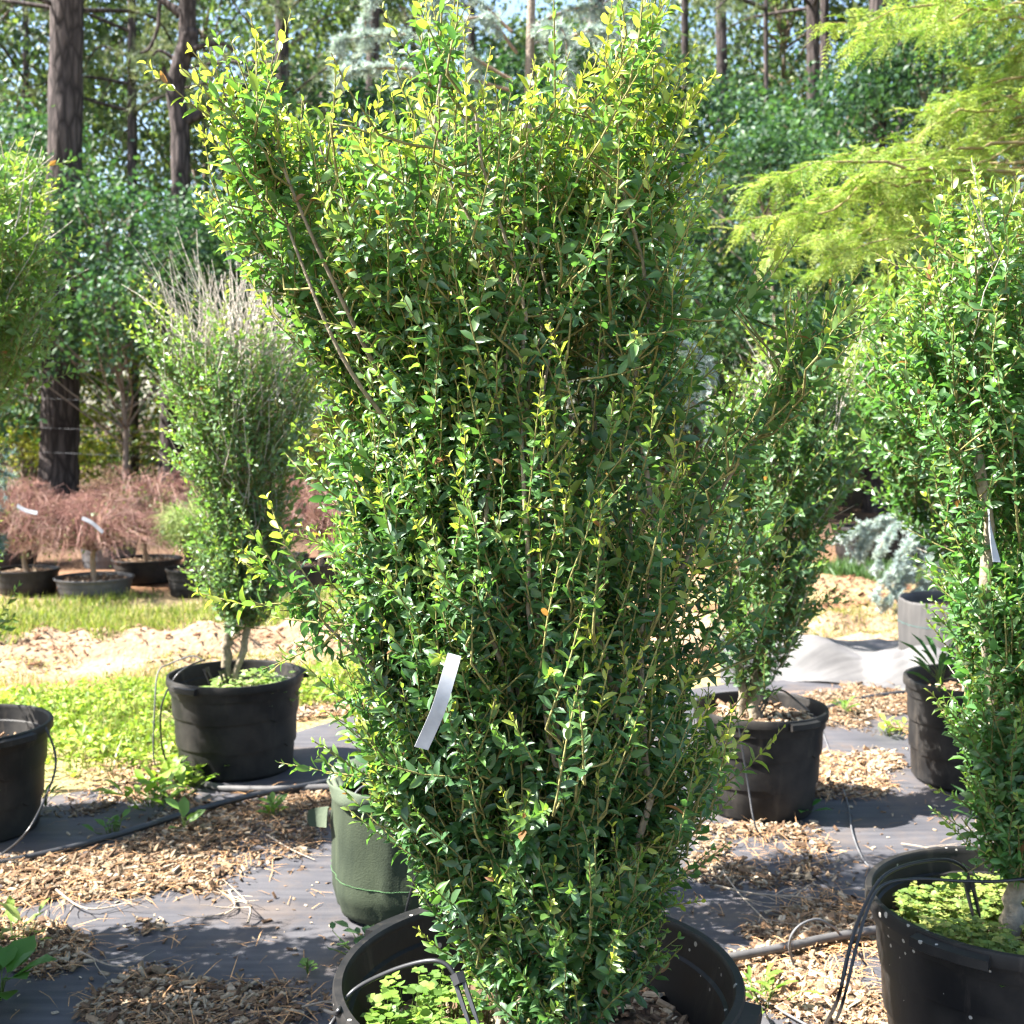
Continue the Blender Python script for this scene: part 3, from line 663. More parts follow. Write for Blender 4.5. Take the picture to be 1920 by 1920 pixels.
# ------------------------------------------------------------------ tags
def strip(name, label, mid, width, side, material='tag', th=.0008):
    ln = smooth_line(mid, 14); sd_ = np.asarray(side); sd_ = norm(np.array([smooth_line(sd_, 14)])) [0] if sd_.ndim == 2 else np.tile(norm(sd_[None]), (14, 1))
    T = np.gradient(ln, axis=0); nr = norm(np.cross(T, sd_))
    b = MB(); V = np.stack([ln + sd_ * width / 2 + nr * th, ln - sd_ * width / 2 + nr * th, ln - sd_ * width / 2 - nr * th, ln + sd_ * width / 2 - nr * th], 1)
    F = []
    for i in range(13):
        for a, c in ((0, 1), (1, 2), (2, 3), (3, 0)): F.append([i * 4 + a, i * 4 + c, i * 4 + 4 + c, i * 4 + 4 + a])
    F += [[0, 1, 2, 3], [55, 54, 53, 52]]
    o0 = ln[0]; b.add(V - o0, [np.array(F)]); return tag(b.obj(name, material, None, True, o0, 40), label, 'tag')
strip('plant_tag', 'long blank white tag hanging in the tallest shrub', [P(852, 1228, 1.80), P(843, 1260, 1.745), P(822, 1330, 1.73), P(790, 1403, 1.735)], .0205, (.93, .12, -.28))
strip('plant_tag', 'narrow twisted white tag hanging in the pale-trunked shrub', [P(1853, 955, 2.33), P(1858, 1000, 2.28), P(1869, 1054, 2.26)], .016, np.array([(.25, .95, 0), (.6, .75, 0), (.95, .25, -.1)]))
strip('plant_tag', 'curled white tag on the russet weeping shrub beside the grassy verge', [P(32, 948, 8.7), P(48, 957, 8.7), P(70, 962, 8.7)], .028, (.1, .3, 1))
strip('plant_tag', 'slanting white tag above the low wide pot on the grassy verge', [P(154, 971, 8.5), P(172, 980, 8.5), P(193, 998, 8.5)], .026, (.4, .3, 1))

# ------------------------------------------------------------------ irrigation
def hose(name, label, pts, r, material, k=40, seg=8, cat='hose', group=None):
    ln = smooth_line(pts, k); o0 = ln[0].copy(); b = MB(); tubes(b, ln - o0, np.full((1, k), r), seg)
    return tag(b.obj(name, material, None, True, o0), label, cat, group)
def gz(px, py, h): return G(px, py, MZ + h)
hose('irrigation_pipe', 'black main irrigation pipe running past the weeds to the green bag', [gz(-160, 1650, .012), gz(0, 1618, .018), gz(130, 1590, .02), gz(250, 1556, .022), gz(350, 1524, .026), gz(470, 1492, .024), gz(590, 1470, .02), gz(740, 1440, .012), gz(900, 1415, .012)], .0115, 'pipe', 60)
hose('irrigation_pipe', 'flattened dusty pipe lying behind the black main pipe', [gz(370, 1466, .01), gz(420, 1478, .01), gz(520, 1480, .012), gz(640, 1476, .012), gz(780, 1480, .012)], .014, 'pipe_grey', 40)
hose('irrigation_pipe', 'sun-bleached brown-grey pipe lying across pale wood chips', [gz(1120, 1835, .013), gz(1300, 1807, .030), gz(1450, 1780, .030), gz(1560, 1757, .030), gz(1700, 1735, .030), gz(1850, 1712, .030)], .0118, 'pipe_grey', 40)
hose('irrigation_pipe', 'dark hose curving across the needle-strewn mat at the back', [gz(1440, 1350, .01), gz(1530, 1334, .012), gz(1590, 1315, .012), gz(1680, 1300, .012), gz(1800, 1288, .012), gz(1950, 1272, .012)], .012, 'pipe', 40)
hose('irrigation_pipe', 'thin dark hose lying under the weeds beside the wood chips', [gz(-120, 1640, .004), gz(0, 1640, .004), gz(70, 1647, .004), gz(140, 1625, .005), gz(210, 1590, .006), gz(300, 1566, .006), gz(360, 1530, .008)], .005, 'pipe', 40)
def drip(label, pts, r=.0028, material='tube', k=44): return hose('drip_tube', label, pts, r, material, k, 7, 'tube')
d = PC[1]
drip('thick black drip tube arching into the tallest shrub\'s pot', [P(590, 1960, 1.98), P(625, 1915, 2.0), P(660, 1860, 2.06), P(730, 1822, 2.03), P(800, 1802, 2.0), P(836, 1808, 1.99), P(858, 1836, 1.98)], .0042)
drip('thin black tube snaking from the chips up to the centre pot', [gz(560, 1925, .005), gz(575, 1905, .005), gz(600, 1893, .006), P(628, 1900, 2.02), P(640, 1880, 2.04)], .0036)
drip('thin faded tube hanging outside the forked shrub\'s pot', [gz(300, 1445, .006), P(288, 1420, 4.6), P(290, 1330, 4.6), P(296, 1262, 4.66), P(318, 1245, 4.7), P(360, 1230, 4.72), P(384, 1240, 4.72)], .0032, 'tube_grey')
drip('dark green-black tube looping from the pot rim to the clover', [gz(330, 1450, .006), P(306, 1410, 4.6), P(302, 1330, 4.6), P(325, 1275, 4.62), P(352, 1250, 4.66), P(384, 1237, 4.72)], .0036)
drip('black tube hanging from the single-hose pot down to the pipe', [P(86, 1364, 3.93), P(100, 1400, 3.9), P(104, 1440, 3.86), P(85, 1495, 3.75), P(50, 1560, 3.62), gz(0, 1604, .01), gz(-60, 1640, .01)], .0036)
drip('upper black tube crossing the clover pot rim to a stake', [gz(1545, 1925, .006), P(1572, 1870, 2.28), P(1590, 1790, 2.3), P(1612, 1720, 2.34), P(1650, 1650, 2.40), P(1700, 1622, 2.44), P(1770, 1612, 2.48), P(1808, 1628, 2.5), P(1818, 1655, 2.5)], .0040)
drip('lower black tube stretched across the clover pot past the trunk', [gz(1560, 1930, .006), P(1580, 1880, 2.27), P(1602, 1790, 2.29), P(1625, 1710, 2.33), P(1655, 1660, 2.38), P(1720, 1648, 2.4), P(1800, 1652, 2.4), P(1880, 1652, 2.4), P(1980, 1640, 2.42)], .0034)
drip('grey tube looped up over the sun-bleached pipe', [gz(1570, 1915, .005), gz(1510, 1860, .006), P(1490, 1815, 2.95), P(1480, 1770, 2.92), P(1496, 1738, 2.92), P(1530, 1724, 2.95), P(1562, 1738, 3.0), gz(1576, 1754, .02)], .0034, 'tube_grey')
drip('grey tube bowing over the pipe and off into the chips', [gz(1286, 1800, .004), P(1290, 1783, 2.98), P(1312, 1774, 2.97), P(1345, 1790, 2.93), gz(1375, 1822, .006), gz(1425, 1870, .005), gz(1500, 1915, .005), gz(1560, 1945, .005)], .0032, 'tube_grey')
drip('thin pale tube trailing over the shaded mat between the pots', [gz(1540, 1365, .004), gz(1560, 1420, .004), gz(1588, 1500, .004), gz(1598, 1560, .004), gz(1618, 1610, .004), gz(1648, 1642, .004)], .0030, 'tube_grey')
drip('dark tube hanging down the front of the thick-trunked pot', [P(1378, 1330, 3.98), P(1388, 1380, 3.97), P(1402, 1470, 3.93), P(1416, 1548, 3.85), gz(1440, 1578, .004), gz(1475, 1605, .004), gz(1530, 1645, .004), gz(1600, 1690, .004)], .0030)
drip('black tube arching over the rim of the thick-trunked pot', [P(1436, 1316, 4.2), P(1448, 1296, 4.2), P(1470, 1296, 4.2), P(1495, 1315, 4.16), P(1518, 1335, 4.12)], .0036)
drip('black tube hanging down the green bag, left of its pair', [P(800, 1470, 3.14), P(806, 1560, 3.14), P(790, 1610, 3.14), P(768, 1680, 3.14), P(754, 1745, 3.14), gz(748, 1785, .006)], .0034)
drip('black tube hanging down the green bag, right of its pair', [P(808, 1500, 3.145), P(806, 1590, 3.145), P(796, 1680, 3.14), P(785, 1745, 3.14), gz(778, 1785, .006)], .0034)
drip('pale looped tube sticking out of the green bag', [P(664, 1502, 3.22), P(700, 1500, 3.27), P(718, 1484, 3.30), P(722, 1466, 3.32), P(712, 1456, 3.32), P(698, 1462, 3.32)], .0034, 'tube_grey')
drip('thin grey tube arching inside the green bag top', [P(662, 1506, 3.22), P(668, 1485, 3.25), P(688, 1472, 3.28), P(718, 1474, 3.28), P(744, 1495, 3.28), P(752, 1518, 3.26)], .0028, 'tube_grey')
def stake(label, a, b, w=.008):
    o0 = np.asarray(a, float); t = thing('drip_stake', label, 'stake', o0)
    ax = np.asarray(b) - o0; s = MB(); sd_ = norm(np.cross(ax, [0, 1., .2]))
    for i, f in enumerate((-1, 1)):
        off = sd_ * w * .62 * f
        ln = np.stack([off + ax * u_ for u_ in np.linspace(0, 1, 5)]); q = MB(); tubes(q, ln, np.array([[w * .4, w * .4, w * .38, w * .34, w * .15]]), 4); q.obj('prong', 'tube', t, False)
    q = MB(); tubes(q, np.stack([-ax * .04, ax * .16]), np.array([[w * 1.15, w * 1.0]]), 6); q.obj('head', 'tube', t, False)
stake('black twin-pronged drip stake in the tallest shrub\'s pot', P(858, 1830, 1.98), P(892, 1930, 1.93), .012)
stake('black drip stake leaning in the clover pot', P(1816, 1655, 2.5), P(1832, 1722, 2.5), .011)
stake('rusty brown drip stake inside the forked shrub\'s pot', P(386, 1254, 4.75), P(400, 1290, 4.75), .012)
stake('black drip stake clipped to the forked pale trunk', P(416, 1256, 4.62), P(426, 1290, 4.64), .014)
stake('black drip stake in the thick-trunked pot', P(1436, 1316, 4.2), P(1420, 1345, 4.2), .010)

# ------------------------------------------------------------------ litter on the mat
def inside(px, py, poly):
    poly = np.asarray(poly, float); r = np.zeros(len(px), bool); j = len(poly) - 1
    for i in range(len(poly)):
        xi, yi = poly[i]; xj, yj = poly[j]
        r ^= ((yi > py) != (yj > py)) & (px < (xj - xi) * (py - yi) / (yj - yi + 1e-12) + xi); j = i
    return r
def scatter(poly_px, n, rng, ragged=.10, gap=-9.):
    pl = np.array([G(*p)[:2] for p in poly_px]); lo, hi = pl.min(0) - .1, pl.max(0) + .1
    q = rng.uniform(lo, hi, (n * 6, 2)); p3 = np.concatenate([q, np.zeros((len(q), 1))], 1)
    w = q + ragged * np.stack([N1(p3, 2.5), N2(p3, 2.5)], 1) * .6 + rng.normal(size=q.shape) * .012
    k = inside(w[:, 0], w[:, 1], pl) & (N3(p3, 1.6) + .35 * rng.normal(size=len(q)) > gap)
    return q[k][:n]
PATCH = [ # polygon in photo pixels, chip count, bareness, palette brightness
    ([(-60, 1650), (120, 1610), (250, 1575), (400, 1528), (560, 1500), (610, 1520), (560, 1600), (560, 1655), (420, 1690), (300, 1690), (220, 1725), (60, 1745), (-60, 1790)], 5200, -.55, 1.),
    ([(-60, 1770), (150, 1765), (190, 1800), (80, 1832), (-60, 1840)], 1000, -.5, 1.25),
    ([(235, 1860), (330, 1845), (420, 1855), (520, 1870), (660, 1890), (640, 1960), (220, 1960)], 1900, -.35, 1.),
    ([(290, 1780), (400, 1758), (405, 1775), (330, 1800)], 130, -.1, 1.2),
    ([(500, 1812), (600, 1800), (620, 1830), (520, 1850)], 180, -.1, .9),
    ([(1300, 1822), (1450, 1790), (1560, 1768), (1690, 1745), (1720, 1760), (1700, 1870), (1530, 1890), (1400, 1850), (1330, 1850)], 2900, -.9, 1.45),
    ([(1420, 1740), (1560, 1705), (1690, 1690), (1690, 1728), (1560, 1745), (1440, 1768)], 1000, -.4, 1.3),
    ([(1440, 1700), (1560, 1650), (1660, 1690), (1600, 1730)], 700, -.3, 1.),
    ([(1500, 1425), (1570, 1418), (1660, 1455), (1690, 1480), (1620, 1505), (1500, 1478)], 1900, -.8, 1.5),
    ([(1340, 1600), (1440, 1570), (1540, 1590), (1560, 1625), (1430, 1650), (1345, 1640)], 900, -.35, 1.05),
    ([(1480, 1300), (1560, 1272), (1800, 1300), (1780, 1335), (1700, 1345), (1620, 1360), (1520, 1380)], 3000, -.45, .95),
    ([(1640, 1365), (1730, 1390), (1790, 1420), (1760, 1450), (1660, 1395)], 450, -.3, 1.5),
    ([(540, 1330), (700, 1318), (720, 1335), (600, 1372), (545, 1370)], 900, -.5, 1.35),
    ([(60, 1480), (200, 1440), (330, 1440), (330, 1480), (220, 1505), (90, 1520)], 800, -.4, 1.3),
    ([(330, 1500), (520, 1480), (620, 1490), (600, 1540), (420, 1550)], 900, -.2, 1.),
    ([(560, 1500), (640, 1490), (640, 1560), (580, 1560)], 250, -.2, .8),
    ([(1640, 1840), (1700, 1830), (1720, 1960), (1560, 1960)], 400, .0, 1.),
]
rng = np.random.default_rng(21)
cb = MB(); nb_ = MB()
for poly, n, gap, br in PATCH:
    q = scatter(poly, int(n * 1.35), rng, .30, gap + .15); z = np.maximum(mat_z(q[:, 0], q[:, 1]), .004) + rng.uniform(.001, .012, len(q))
    chips(cb, np.column_stack([q, z]), .0165, rng, np.array(CHIP) * br * .62)
    q = scatter(poly, int(n * .9), rng, .55, gap + .1); z = np.maximum(mat_z(q[:, 0], q[:, 1]), .004) + rng.uniform(.000, .004, len(q))
    chips(cb, np.column_stack([q, z]), .0075, rng, np.array(CHIP) * br * .5)
    m = n // 5; q = scatter(poly, m, rng, .16, gap - .2); z = np.maximum(mat_z(q[:, 0], q[:, 1]), .004) + rng.uniform(.004, .016, len(q))
    y = rdir(len(q), rng); y[:, 2] *= .12
    leaves(nb_, np.column_stack([q, z]), y, np.tile([0, 0, 1.], (len(q), 1)) + .2 * rng.normal(size=(len(q), 3)), rng.uniform(.05, .13, len(q)), rng.uniform(.0018, .003, len(q)), np.array([.44, .25, .12]) * rng.uniform(.6, 1.3, (len(q), 1)) * br, BLADE)
q = scatter([(-100, 1500), (600, 1480), (1400, 1480), (1800, 1350), (1900, 1600), (1500, 1950), (0, 1950)], 900, rng)
chips(cb, np.column_stack([q, mat_z(q[:, 0], q[:, 1]) + .002]), .012, rng, np.array(CHIP) * .9)
q = scatter([(-100, 1500), (600, 1480), (1400, 1480), (1800, 1350), (1900, 1600), (1500, 1950), (0, 1950)], 420, rng)
y = rdir(len(q), rng); y[:, 2] *= .1
leaves(nb_, np.column_stack([q, mat_z(q[:, 0], q[:, 1]) + .005]), y, np.tile([0, 0, 1.], (len(q), 1)), rng.uniform(.04, .12, len(q)), rng.uniform(.0018, .0028, len(q)), np.array([.40, .23, .11]) * rng.uniform(.6, 1.3, (len(q), 1)), BLADE)
tag(stuff(cb.obj('wood_chip_mulch', 'chip', None, False)), 'loose tan wood chips scattered over the black weed mat', 'wood chips')
tag(stuff(nb_.obj('pine_needle_litter', 'chip', None, False)), 'dry rust-coloured pine needles strewn over the weed mat', 'pine needles')
def branch(label, pts, r, subs, seed):
    rg = np.random.default_rng(seed); ln = smooth_line([gz(*p) for p in pts], 16); o0 = ln[0].copy(); b = MB()
    tubes(b, ln - o0, np.linspace(r, r * .4, 16)[None], 6, (.36, .29, .22))
    for i in range(subs):
        k = rg.integers(3, 15); s = ln[k]; T = ln[min(k + 1, 15)] - ln[k - 1]; a = math.atan2(T[1], T[0]) + rg.choice([-1, 1]) * rg.uniform(.4, .9); L = rg.uniform(.05, .16)
        e = s + np.array([math.cos(a) * L, math.sin(a) * L, rg.uniform(0, .025)]); m_ = (s + e) / 2 + rg.normal(size=3) * .006
        tubes(b, smooth_line([s, m_, e], 6) - o0, np.linspace(r * .5, r * .2, 6)[None], 5, (.36, .29, .22))
    return tag(b.obj('fallen_twig', 'bark', None, True, o0), label, 'twig')
branch('long forked dry twig lying at the edge of the brown chips', [(105, 1668, .012), (150, 1700, .014), (200, 1702, .012), (270, 1680, .012)], .0035, 5, 1)
branch('short pale twig clump standing on the mat below the chips', [(465, 1730, .01), (470, 1705, .03), (462, 1690, .05)], .004, 4, 2)
branch('pale spiky twig lying on the sunny end of the chips', [(430, 1670, .015), (440, 1700, .012), (420, 1715, .008)], .004, 4, 3)
branch('straight dry twig pointing at the green bag', [(500, 1565, .02), (545, 1592, .015), (590, 1612, .01)], .0032, 2, 4)
branch('thin tan twig on the bare sunlit mat', [(150, 1785, .012), (200, 1808, .01), (235, 1812, .008)], .003, 3, 5)
branch('many-branched pale twig lying in dappled shade by the clover pot', [(1340, 1660, .012), (1410, 1675, .012), (1480, 1680, .012), (1540, 1685, .012)], .0036, 7, 6)
branch('second pale twig crossing the many-branched one', [(1355, 1635, .012), (1390, 1680, .014), (1440, 1730, .01)], .0034, 4, 7)
branch('fine twig lying near the black tubes on the chips', [(560, 1890, .01), (600, 1880, .012), (650, 1876, .01)], .003, 5, 8)
branch('thin pale twig curving over the shaded mat', [(1690, 1582, .008), (1730, 1588, .01), (1765, 1598, .008)], .003, 2, 9)

# ------------------------------------------------------------------ ground cover, grass, weeds
def blades(mb, q, z0, L, W_, pal, rng, lean=.35):
    n = len(q); y = np.tile([0, 0, 1.], (n, 1)) + lean * rng.normal(size=(n, 3)); nn = rdir(n, rng); nn[:, 2] *= .3
    pal = np.asarray(pal); c = pal[rng.integers(0, len(pal), n)] * rng.uniform(.7, 1.25, (n, 1))
    leaves(mb, np.column_stack([q, z0]), y, nn, rng.uniform(*L, n), rng.uniform(*W_, n), c, BLADE)
GR = [(.19, .23, .045), (.15, .20, .04), (.25, .27, .08), (.31, .28, .13), (.11, .16, .035)]
STRAW = [(.30, .26, .11), (.26, .24, .085), (.21, .23, .06), (.34, .29, .15)]
def in_pot(q):
    k = np.zeros(len(q), bool)
    for p_, r_ in ((PL, .24), (PF, .24), (PM, .2), (PB, .25), (BG, .21)): k |= ((q - np.array(p_[:2])) ** 2).sum(1) < r_ * r_
    return ~k
g1 = MB()
q = scatter([(-250, 1122), (330, 1122), (700, 1112), (720, 1150), (640, 1165), (300, 1185), (0, 1200), (-250, 1210)], 16000, rng, .55, -.35)
blades(g1, q, ground_z(q[:, 0], q[:, 1]), (.02, .10), (.004, .009), GR, rng)
tag(stuff(g1.obj('grass_strip', 'soft')), 'sunlit green grass verge in front of the low pots', 'grass')
g2 = MB()
q = scatter([(-250, 1250), (700, 1230), (720, 1320), (540, 1345), (200, 1320), (-250, 1320)], 9000, rng, .3, -.1)
blades(g2, q, ground_z(q[:, 0], q[:, 1]), (.015, .05), (.003, .006), STRAW, rng, .8)
q = scatter([(1480, 1150), (1800, 1145), (1800, 1205), (1480, 1200)], 7000, rng, .3, -.4)
blades(g2, q, ground_z(q[:, 0], q[:, 1]), (.015, .05), (.003, .007), STRAW, rng, .8)
tag(stuff(g2.obj('dry_turf', 'soft')), 'short straw-coloured turf between the cart track and the mat', 'grass')
cd = MB()
q = scatter([(-250, 1195), (700, 1165), (720, 1235), (300, 1262), (-250, 1275)], 3800, rng, .3, -.25)
chips(cd, np.column_stack([q, ground_z(q[:, 0], q[:, 1]) + .001]), .022, rng, np.array([(.20, .10, .055), (.27, .18, .11), (.15, .075, .042), (.30, .22, .14)]))
q = scatter([(1480, 1085), (1800, 1085), (1800, 1150), (1480, 1150)], 1200, rng, .3, -.2)
chips(cd, np.column_stack([q, ground_z(q[:, 0], q[:, 1]) + .001]), .03, rng, np.array([(.20, .10, .055), (.24, .15, .09), (.13, .065, .04)]))
tag(stuff(cd.obj('clay_clods', 'chip', None, False)), 'crumbled reddish clay clods along the cart track ruts', 'clods')
g3 = MB()
q = scatter([(-250, 1330), (60, 1312), (330, 1290), (345, 1420), (330, 1462), (200, 1480), (60, 1500), (-250, 1510)], 7600, rng, .3, -.42)
q = np.concatenate([q, scatter([(545, 1275), (690, 1255), (720, 1310), (650, 1330), (560, 1335)], 1200, rng, .2, -.5)]); q = q[in_pot(q)]
n = len(q); y = rdir(n, rng); y[:, 2] = np.abs(y[:, 2]) * .5; nn = np.tile([0, 0, 1.], (n, 1)) + .45 * rng.normal(size=(n, 3))
pal = np.array([(.20, .30, .04), (.28, .37, .06), (.36, .42, .09), (.14, .23, .035)])
hh = .035 + .05 * np.clip(N2(np.column_stack([q, 0 * q[:, 0]]), 2.6) + .3, 0, 1.2)
leaves(g3, np.column_stack([q, hh * rng.uniform(.2, 1.6, n)]), y, nn, np.exp(rng.normal(-3.55, .38, n)), rng.uniform(.009, .026, n), pal[rng.integers(0, 4, n)] * rng.uniform(.75, 1.25, (n, 1)), LEAF8)
q2 = q[rng.integers(0, n, 2600)] + rng.normal(size=(2600, 2)) * .03
blades(g3, q2, np.zeros(2600), (.05, .19), (.003, .007), GR, rng, .4)
tag(stuff(g3.obj('clover_bank', 'soft')), 'bright yellow-green bank of clover and low weeds beside the mat', 'clover')
# low verge of weeds far right
g4 = MB()
q = scatter([(1540, 1070), (1780, 1070), (1780, 1086), (1540, 1090)], 1500, rng, .3, -.8)
blades(g4, q, ground_z(q[:, 0], q[:, 1]), (.06, .18), (.008, .016), [(.05, .11, .03), (.08, .14, .05)], rng, .5)
tag(stuff(g4.obj('weed_fringe', 'soft')), 'dim green fringe of low weeds under the blue weeping conifer', 'weeds')

def weed(label, loc, n, L, seed, flat=.6, pal=((.12, .22, .03), (.18, .28, .04)), wr=.42, name='weed', tp=LEAF8, rings=1, r0=.0):
    rg = np.random.default_rng(seed); b = MB(); loc = np.asarray(loc, float)
    a = np.arange(n) * 2.4 + rg.uniform(0, 6); el = rg.uniform(.15, 1.0, n) * (1 - flat) + .15
    y = np.stack([np.cos(a) * np.cos(el), np.sin(a) * np.cos(el), np.sin(el)], 1); nn = np.tile([0, 0, 1.], (n, 1)) - y * .3 + .15 * rg.normal(size=(n, 3))
    Ls = L * rg.uniform(.5, 1.15, n); st = rg.normal(size=(n, 3)) * np.array([r0, r0, 0]); st[:, 2] = rg.uniform(.002, .03 + .5 * L * (1 - flat), n)
    pos = st + y * L * .25
    tubes(b, np.stack([st * np.array([.6, .6, 0]), (st + pos) / 2, pos], 1), np.tile([.0016, .0014, .001], (n, 1)), 4, (.14, .2, .05))
    pal = np.array(pal); leaves(b, pos, y, nn, Ls, Ls * wr, pal[rg.integers(0, len(pal), n)] * rg.uniform(.8, 1.2, (n, 1)), tp)
    return tag(b.obj(name, 'soft', None, True, loc), label, 'weed', 'weeds growing through the mat')
weed('tall yellow-green weed clump beside the black ribbed pot', gp(385, 1455), 60, .065, 1, .35, ((.2, .32, .04), (.28, .38, .06)), .5, r0=.06)
weed('bright spreading weed rosette between the pipe and the clover', gp(290, 1515), 34, .10, 2, .35, ((.17, .29, .04), (.24, .36, .06)), .36, r0=.05)
weed('leafy weed clump leaning over the black main pipe', gp(345, 1478), 46, .075, 3, .35, ((.18, .30, .04), (.26, .36, .06)), .5, r0=.06)
weed('pair of broad pale leaves growing below the black main pipe', gp(345, 1566), 5, .085, 4, .2, ((.16, .28, .06),), .5)
weed('small upright weed on chips near the green bag', gp(515, 1535), 15, .06, 5, .3, ((.13, .24, .04),), .36, r0=.015)
weed('small weed tucked under the black main pipe', gp(215, 1570), 14, .05, 6, .5, ((.09, .19, .03),), .5, r0=.02)
weed('little dark green weed at the foot of the single-hose pot', gp(86, 1518), 12, .07, 7, .3, ((.10, .20, .03),), .3)
weed('pale broadleaf weed on sunlit chips', gp(28, 1775), 12, .09, 8, .4, ((.18, .27, .05), (.28, .34, .10)), .38, r0=.03)
weed('lobed bright green weed leaves on the shaded mat', gp(2, 1885), 10, .12, 9, .5, ((.08, .2, .03),), .6)
weed('big single green leaf weed beside the thick-trunked pot', gp(1513, 1535), 4, .075, 10, .4, ((.07, .22, .04),), .5)
weed('small feathery weed on the sunny wood chips', gp(1428, 1885), 22, .055, 11, .45, ((.14, .25, .04), (.2, .3, .06)), .3, r0=.03)
weed('blue-green clover tuft at the foot of the green bag', gp(700, 1795), 46, .04, 12, .3, ((.10, .19, .08), (.06, .13, .05)), .8, r0=.045)
weed('yellow-green weed sprig on the sunlit back of the mat', gp(1668, 1382), 18, .06, 13, .4, ((.26, .34, .07),), .5, r0=.05)
weed('small green sprig on needle litter beside the dark hose', gp(1584, 1345), 10, .07, 14, .4, ((.13, .23, .04),), .3)
weed('tiny clover sprig on the shaded mat', gp(577, 1835), 8, .03, 15, .4, ((.16, .28, .06),), .7)
weed('small clump of three-part leaves in shade beside the bag', gp(690, 1420), 12, .05, 16, .4, ((.08, .17, .03),), .5)
weed('strappy dark green weed drooping from the dusty pot rim', (P(1765, 1305, 4.3)[0], 4.32, .40), 16, .17, 17, .2, ((.04, .12, .03), (.06, .15, .04)), .14)
weed('grassy dark weed at the foot of the dusty pot', gp(1850, 1560), 20, .14, 18, .5, ((.04, .10, .03),), .1, r0=.02)
def pot_weeds(label, c, zr, R, n, h, seed, arc=None, sz=.016, pal=((.15, .25, .04), (.22, .32, .07), (.11, .2, .04))):
    rg = np.random.default_rng(seed); b = MB(); loc = np.array([c[0], c[1], zr]); m = n * 3
    a = rg.uniform(*(arc or (0, 6.283)), m); r = R * np.sqrt(rg.uniform(.03, 1, m)); q = np.stack([r * np.cos(a), r * np.sin(a), 0 * a], 1)
    k = VN(seed)(q, 12) > -.45; q = q[k][:n]; n = len(q); hh = h * rg.uniform(.3, 1.1, n)
    tp = q + np.stack([rg.normal(size=n) * .012, rg.normal(size=n) * .012, hh], 1)
    tubes(b, np.stack([q, (q + tp) / 2 + rg.normal(size=(n, 3)) * .003, tp], 1), np.tile([.0009, .0008, .0007], (n, 1)), 3, (.16, .22, .06))
    pal = np.array(pal); c3 = pal[rg.integers(0, len(pal), n)] * rg.uniform(.8, 1.2, (n, 1)); a0 = rg.uniform(0, 6.283, n); nn = np.tile([0, 0, 1.], (n, 1)) + .3 * rg.normal(size=(n, 3))
    for i in range(3):
        y = np.stack([np.cos(a0 + i * 2.094), np.sin(a0 + i * 2.094), .15 + 0 * a0], 1); s = sz * rg.uniform(.7, 1.3, n)
        leaves(b, tp, y, nn, s, s * .95, c3, LEAF8)
    return tag(b.obj('clover_patch', 'soft', None, True, loc), label, 'clover', 'clover growing in pots')
pot_weeds('pale clover growing in the tallest shrub\'s pot', (PC[0] - .13, PC[1] - .03), MZ + .242, .17, 230, .10, 1, (1.2, 5.2), .017)
pot_weeds('thick mat of clover and moss in the right-hand pot', (PR[0] - .01, PR[1] - .02), MZ + .266, .24, 1700, .065, 2, None, .013, ((.17, .24, .05), (.24, .30, .07), (.12, .19, .05), (.28, .30, .09)))
pot_weeds('pale flowering weeds filling the forked shrub\'s pot', (PL[0] + .07, PL[1] - .02), MZ + .25, .17, 260, .10, 3, None, .022, ((.3, .36, .14), (.2, .3, .08)))
pot_weeds('few weeds in the green bag behind its flap', (BG[0] + .08, BG[1]), MZ + .31, .12, 60, .06, 4)

